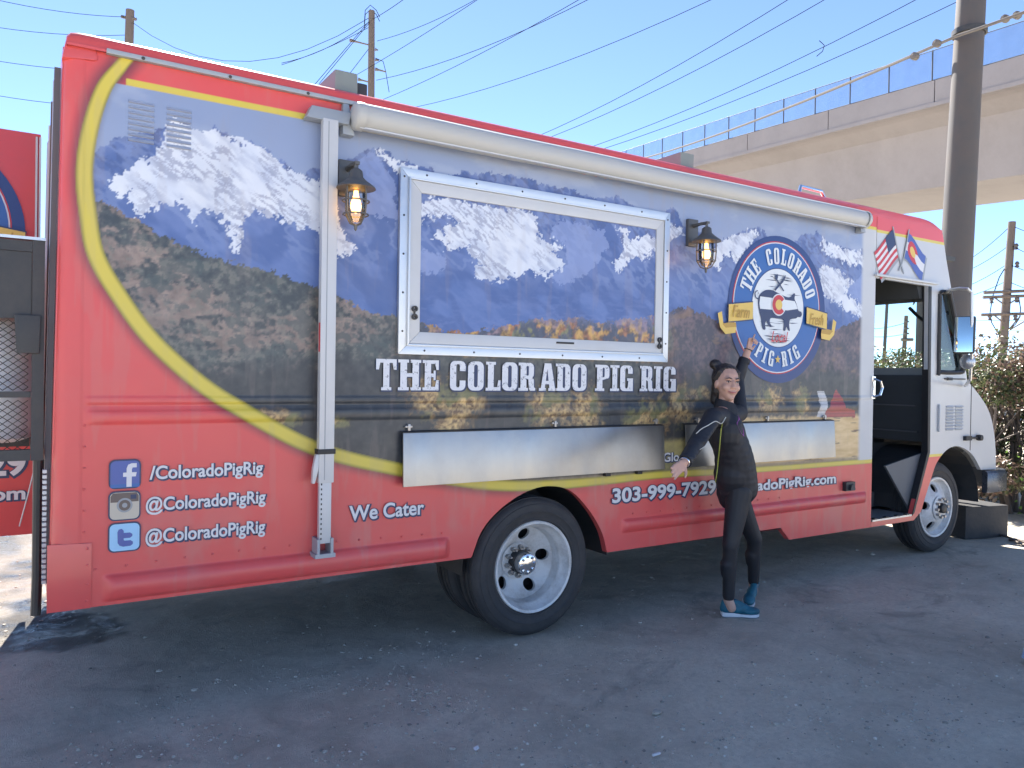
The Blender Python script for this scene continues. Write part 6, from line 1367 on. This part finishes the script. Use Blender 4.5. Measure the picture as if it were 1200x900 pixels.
def hits(objs, pts, lift=0.004):             # points of a surface along lines of sight
    from mathutils.bvhtree import BVHTree
    V = []; F = []
    for o in objs:
        n = len(V); q = Vector(ORI[o.name]); V += [v.co+q for v in o.data.vertices]; F += [tuple(i+n for i in p.vertices) for p in o.data.polygons]
    t = BVHTree.FromPolygons(V, F); out = []
    for a, b in pts:
        d = Vector(ray(a, b)).normalized(); h = t.ray_cast(Vector(CAM_LOC), d)
        if h[0] is not None: out.append(tuple(h[0]+h[1]*lift))
    return out
def shoe(root, heel, toe, ankle, up, name='shoe', matl='shoe', sol='sole'):
    heel = Vector(heel); toe = Vector(toe); f = (toe-heel).normalized(); u = Vector(up); u = (u-f*u.dot(f)).normalized(); s_ = f.cross(u); L_ = (toe-heel).length
    K = lambda a, b, c: heel+f*a*L_+s_*b+u*c
    m_ = mb(); ell(m_, K(0.16, 0, 0.050), (f, s_, u), (0.055, 0.034, 0.048)); ell(m_, K(0.45, 0, 0.045), (f, s_, u), (0.085, 0.036, 0.036)); ell(m_, K(0.76, 0.002, 0.034), (f, s_, u), (0.064, 0.042, 0.026)); ell(m_, K(0.12, 0, 0.066), (f, s_, u), (0.040, 0.032, 0.048)); cap(m_, K(0.34, 0, 0.082), K(0.60, 0, 0.055), 0.027, 0.026); ell(m_, K(0.90, 0.0, 0.030), (f, s_, u), (0.030, 0.034, 0.020))
    o = fuse(m_, name, matl, root, 0.006, 4)
    pr = [(-0.02, 0.026), (0.04, 0.034), (0.3, 0.034), (0.5, 0.032), (0.72, 0.044), (0.88, 0.040), (0.98, 0.022), (1.02, 0.0)]
    lp = [K(a, b, 0) for a, b in pr]+[K(a, -b, 0) for a, b in pr[-2::-1]]; n = len(lp); V = [tuple(p) for p in lp]+[tuple(p+u*(0.026 if (p-heel).dot(f) < 0.4*L_ else 0.017)) for p in lp]
    q = mb(); q.add(V, [tuple(range(n)), tuple(range(2*n-1, n-1, -1))]+[(i, (i+1) % n, n+(i+1) % n, n+i) for i in range(n)]); q.build('sole', sol, o, bevel=0.004)
    q = mb(); q.add([tuple(p-u*0.006) for p in lp]+[tuple(p-u*0.0004) for p in lp], [tuple(range(n)), tuple(range(2*n-1, n-1, -1))]+[(i, (i+1) % n, n+(i+1) % n, n+i) for i in range(n)]); q.build('outsole', 'sole_grey', o)
    q = mb()
    for a in (0.42, 0.50, 0.58): q.tube([K(a, -0.020, 0.070-0.10*(a-0.4)), K(a+0.01, 0, 0.082-0.12*(a-0.4)), K(a, 0.020, 0.070-0.10*(a-0.4))], 0.003, 6)
    q.build('laces', sol, o)['kind'] = 'stuff'
    return o
def woman():
    base = G(862, 720); root = thing('person', (base[0], base[1], 0), 'person in black jacket and leggings leaning back and pointing up at badge', 'person')
    V3 = lambda p: np.array(p)
    fd = np.array((0.82, -0.57, 0)); rd = np.array((-0.57, -0.82, 0))
    hip = V3(P(863, 570, -0.27)); waist = V3(P(857, 540, -0.275)); chest = V3(P(850, 508, -0.285)); nb = V3(P(850, 478, -0.275)); hc = V3(P(852, 449, -0.285))
    hR = hip+rd*0.080-np.array((0, 0, 0.02)); hL = hip-rd*0.080-np.array((0, 0, 0.02))
    kR = V3(P(856, 640, -0.35)); aR = V3(P(853.5, 703, -0.325)); kL = V3(P(884, 632, -0.245)); aL = V3(P(883, 684, -0.20))
    sR = V3(P(835, 489, -0.385)); eR = V3(P(815, 521, -0.50)); wR = V3(P(802, 542, -0.62)); sL = V3(P(866, 484, -0.17)); eL = V3(P(863.5, 446, -0.085)); wL = V3(P(876.5, 411, -0.115))
    # --- body, one skin
    b = mb()
    cap(b, nb-np.array((0, 0, 0.02)), hc+np.array((0, 0, -0.05)), 0.050, 0.046); cap(b, chest, nb, 0.10, 0.06); cap(b, waist, chest, 0.09, 0.095); cap(b, hip, waist, 0.10, 0.09)
    for h, k, a in ((hR, kR, aR), (hL, kL, aL)): cap(b, h, k, 0.074, 0.045); cap(b, k, a, 0.042, 0.030); cap(b, k*0.62+a*0.38+fd*-0.012, k*0.5+a*0.5+fd*-0.012, 0.042, 0.038)
    for s_, e, w in ((sR, eR, wR), (sL, eL, wL)): cap(b, nb-np.array((0, 0, 0.04)), s_, 0.06, 0.046); cap(b, s_, e, 0.044, 0.035); cap(b, e, w, 0.036, 0.0235)
    cap(b, aR, aR+fd*0.02-np.array((0, 0, 0.05)), 0.032, 0.03); cap(b, aL, aL+np.array((0, 0, -0.05)), 0.032, 0.03)
    toCam = (CAM_LOC-wR); toCam /= np.linalg.norm(toCam)
    hd = V3(P(781, 561, -0.64))-wR; hand(b, wR, hd, toCam*0.9+np.array((0, 0, -0.2)), -1, (0.10, 0.12, 0.16, 0.22), 0.95, 0.06)
    hd2 = V3(P(880.5, 396, -0.105))-wL; hand(b, wL, hd2, np.array((0.35, -0.9, 0)), 1, (0.04, 1.15, 1.25, 1.25), 0.98, 0.03, 0.7)
    F = np.array((-0.36, -0.93, 0.03)); U = np.array((0.06, 0.0, 1.0))
    L, ax = head(b, hc, F, U, root)
    fuse(b, 'body', 'skin', root, 0.0052, 3)
    # --- hair
    h = mb(); ell(h, L(0, -0.034, 0.036), ax, (0.084, 0.092, 0.096)); ell(h, L(0, -0.004, 0.094), ax, (0.058, 0.050, 0.026)); ell(h, L(0, -0.062, -0.030), ax, (0.074, 0.050, 0.085))
    for s_ in (-1, 1): cap(h, L(0.060*s_, 0.016, 0.070), L(0.074*s_, -0.020, 0.022), 0.018, 0.020); cap(h, L(0.070*s_, -0.002, 0.035), L(0.072*s_, -0.012, 0.008), 0.012, 0.010)
    ell(h, L(-0.060, -0.055, 0.118), ax, (0.040, 0.038, 0.034)); cap(h, L(-0.02, -0.075, -0.05), L(-0.03, -0.085, -0.11), 0.046, 0.036)
    for k in range(9):
        a = R(-75+150*k/8); cap(h, L(0.071*math.sin(a), 0.050*math.cos(a)-0.006, 0.064+0.034*math.cos(a)), L(0.058*math.sin(a)-0.02, -0.05, 0.112), 0.007, 0.012, 8)
    fuse(h, 'hair', 'hair', root, 0.0050, 2)
    # --- leggings
    g = mb(); cap(g, hip+np.array((0, 0, 0.03)), hip-np.array((0, 0, 0.03)), 0.112, 0.105); cap(g, hip-fd*0.045-np.array((0, 0, 0.04)), hip-fd*0.04-np.array((0, 0, 0.08)), 0.085, 0.075)
    for hh, k, a in ((hR, kR, aR), (hL, kL, aL)):
        e = a+(k-a)*0.07; cap(g, hh, k, 0.084, 0.052); cap(g, k, e, 0.049, 0.038); cap(g, k*0.66+a*0.34-fd*0.012, k*0.5+a*0.5-fd*0.010, 0.050, 0.045)
    fuse(g, 'leggings', 'leggings', root, 0.008, 4)
    # --- jacket
    j = mb(); up = np.array((0, 0, 1.0))
    spine = (chest-waist)/np.linalg.norm(chest-waist)
    ell(j, chest+up*0.01, (rd, fd, up), (0.158, 0.115, 0.15)); ell(j, waist+fd*0.005, (rd, fd, up), (0.138, 0.112, 0.16)); ell(j, waist-up*0.085+fd*0.010, (rd, fd, up), (0.145, 0.122, 0.13)); ell(j, hip+up*0.0+fd*0.004, (rd, fd, up), (0.150, 0.130, 0.10))
    for k in range(9):
        t = k/8; c_ = chest*(1-t)+hip*t+fd*(0.004+0.02*math.sin(math.pi*t)); ell(j, c_, (rd, fd, up), (0.140+0.012*t, 0.112+0.022*t, 0.13))
    cap(j, chest+fd*0.045+up*0.02, waist+fd*0.045, 0.080, 0.082); cap(j, chest+up*0.05, nb-up*0.022, 0.105, 0.066)
    cR = wR+(eR-wR)*0.10; cL = wL+(eL-wL)*0.34
    for s_, e, c in ((sR, eR, cR), (sL, eL, cL)): cap(j, nb-up*0.060, s_, 0.070, 0.060); cap(j, s_, e, 0.058, 0.048); cap(j, e, c, 0.048, 0.036)
    for k in range(7):                           # folds in the sleeve
        t = 0.15+k*0.12; p = sR+(eR-sR)*t; ell(j, p+rd*0.012, (rd, fd, up), (0.058, 0.056, 0.016))
    for k in range(4):
        p = eR+(cR-eR)*(0.1+k*0.24); ell(j, p, (rd, fd, up), (0.052, 0.052, 0.014))
    jk = fuse(j, 'jacket', 'jacket', root, 0.0075, 7)
    # standing collar, open at the throat
    col = mb(); V = []; Fq = []
    for i, a in enumerate(np.linspace(R(50), R(310), 22)):
        d = fd*math.cos(a)+rd*math.sin(a); lean = 0.060+0.008*math.cos(a); ht = 0.030+0.028*math.sin((a-R(50))/R(260)*math.pi)
        for rr_, zz in ((lean+0.040, -0.075), (lean+0.010, ht), (lean+0.002, ht+0.002), (lean+0.006, -0.05)): V.append(tuple(nb+d*rr_+up*zz))
    for i in range(21):
        for k in range(4): Fq.append((i*4+k, i*4+(k+1) % 4, (i+1)*4+(k+1) % 4, (i+1)*4+k))
    col.add(V, Fq); col.build('collar', 'jacket', jk, smooth=True)
    for c, d in ((cR, cR-eR), (cL, cL-eL)):
        d = d/np.linalg.norm(d); q = mb(); q.tube([c-d*0.012, c+d*0.016, c+d*0.020, c+d*0.012], [0.042, 0.039, 0.034, 0.028], 18, caps=False); q.build('cuff', 'jacket', jk, smooth=True)
    def line(pts, nm, mt, r=0.0032):
        q = smooth_path(pts, 5); w = hits([jk], q, 0.0025)
        if len(w) > 2: mb().tube(w, r, 6).build(nm, mt, jk, smooth=True)
    line([(846, 496), (844.5, 512), (842.5, 535), (840.5, 555), (837.5, 571)], 'piping', 'piping'); line([(816, 508.5), (822, 503), (829, 499), (838, 494), (845, 496), (850, 489)], 'piping', 'piping_grey', 0.003); line([(820, 527), (825, 523), (829, 519)], 'piping', 'piping_grey', 0.0026); line([(823, 487), (826, 478), (832, 470)], 'piping', 'piping_grey', 0.0026)
    line([(827, 520), (826, 540), (825, 565)], 'piping', 'piping_grey', 0.0018)
    quad = [(862, 484), (866, 490), (871, 505), (871.5, 512), (868, 508), (863, 497)]
    w = hits([jk], quad, 0.004)
    if len(w) >= 5: mb().add(w, [tuple(range(len(w)))]).build('chest_print', 'magenta', jk)
    # bracelet, shoes
    d = (wR-eR)/np.linalg.norm(wR-eR); q = mb(); n = np.cross(d, up); n /= np.linalg.norm(n); n2 = np.cross(d, n); q.tube([tuple(wR+(n*math.cos(a)+n2*math.sin(a))*0.0275) for a in np.linspace(0, 2*math.pi, 22)], 0.0045, 6, caps=False); q.build('bracelet', 'chrome', root, smooth=True)
    d = (wL-eL)/np.linalg.norm(wL-eL); n = np.cross(d, up); n /= np.linalg.norm(n); n2 = np.cross(d, n); q = mb(); q.tube([tuple(wL+d*0.006+(n*math.cos(a)+n2*math.sin(a))*0.0275) for a in np.linspace(0, 2*math.pi, 22)], 0.003, 6, caps=False); q.build('bracelet', 'dark', root, smooth=True)
    gz = 0.006; hh = np.array(G(846, 722)); tt = np.array(G(889, 723)); shoe(root, (hh[0], hh[1], gz), (tt[0], tt[1], gz), aR, (0, 0, 1))
    h2 = aL+np.array((0.015, 0.03, -0.075)); t2 = np.array(P(875, 709, -0.262)); t2[2] = 0.012
    dv = t2-h2; dv = dv/np.linalg.norm(dv)*0.225; h2 = t2-dv
    shoe(root, h2, t2, aL, aL-h2+np.array((0.02, -0.02, 0.06)))
woman()
def bystander():
    a = np.array(G(1206, 780)); root = thing('person', (a[0], a[1], 0), 'person in light blue turned up jeans cut off by the right edge', 'person')
    up = np.array((0, 0, 1.0)); r_ = np.array((0.844, -0.536, 0)); f = np.array((-0.536, -0.844, 0))*-1
    aR = a+r_*0.060+up*0.06; kR = a+r_*0.17+up*0.47+f*0.03; hip = a+r_*0.37+up*0.90; hL = hip+r_*0.09; hR = hip-r_*0.09; aL = a+r_*0.48+up*0.06; kL = a+r_*0.44+up*0.47
    ch = hip+up*0.40; nb = hip+up*0.55; hc = nb+up*0.17; b = mb()
    cap(b, hip, ch, 0.14, 0.15); cap(b, ch, nb, 0.12, 0.06); cap(b, nb, hc, 0.055, 0.05)
    for h, k, an in ((hR, kR, aR), (hL, kL, aL)): cap(b, h, k, 0.085, 0.055); cap(b, k, an, 0.05, 0.036); cap(b, an, an-up*0.05, 0.036, 0.034)
    for s_ in (-1, 1):
        sh = nb-up*0.05+r_*0.19*s_; e = sh-up*0.29+r_*0.04*s_; w = e-up*0.24+f*0.08; cap(b, nb-up*0.04, sh, 0.07, 0.055); cap(b, sh, e, 0.05, 0.04); cap(b, e, w, 0.04, 0.028); hand(b, w, -up*0.9+f*0.2, r_*s_*-1, s_, (0.2, 0.25, 0.3, 0.35))
    L, ax = head(b, hc, f, up, root); fuse(b, 'body', 'skin', root, 0.008, 4)
    h = mb(); ell(h, L(0, -0.03, 0.04), ax, (0.084, 0.092, 0.092)); ell(h, L(0, -0.05, -0.03), ax, (0.07, 0.045, 0.06)); fuse(h, 'hair', 'hair', root, 0.008, 3)
    j = mb(); cap(j, hip+up*0.02, hip-up*0.06, 0.155, 0.13)
    for hh, k, an in ((hR, kR, aR), (hL, kL, aL)): cap(j, hh, k, 0.105, 0.076); cap(j, k, an+up*0.05, 0.076, 0.066)
    fuse(j, 'jeans', 'jeans', root, 0.009, 4)
    for an, k in ((aR, kR), (aL, kL)):
        d = (k-an)/np.linalg.norm(k-an); q = mb(); q.tube([an+d*0.10, an+d*0.099, an-d*0.045, an-d*0.046, an-d*0.02], [0.066, 0.075, 0.080, 0.070, 0.064], 20, caps=False); q.build('turn_up', 'jeans', root, smooth=True)
    t = mb(); cap(t, hip+up*0.04, ch, 0.155, 0.162); cap(t, ch, nb-up*0.02, 0.14, 0.075)
    for s_ in (-1, 1): sh = nb-up*0.05+r_*0.19*s_; cap(t, nb-up*0.05, sh, 0.085, 0.07); cap(t, sh, sh-up*0.18+r_*0.025*s_, 0.068, 0.06)
    fuse(t, 'shirt', 'shirt', root, 0.01, 4)
    for an in (aR, aL): shoe(root, (an-r_*0.05)*np.array((1, 1, 0))+up*0.006, (an+r_*0.20)*np.array((1, 1, 0))+up*0.006, an, up, matl='shoe_white')
bystander()
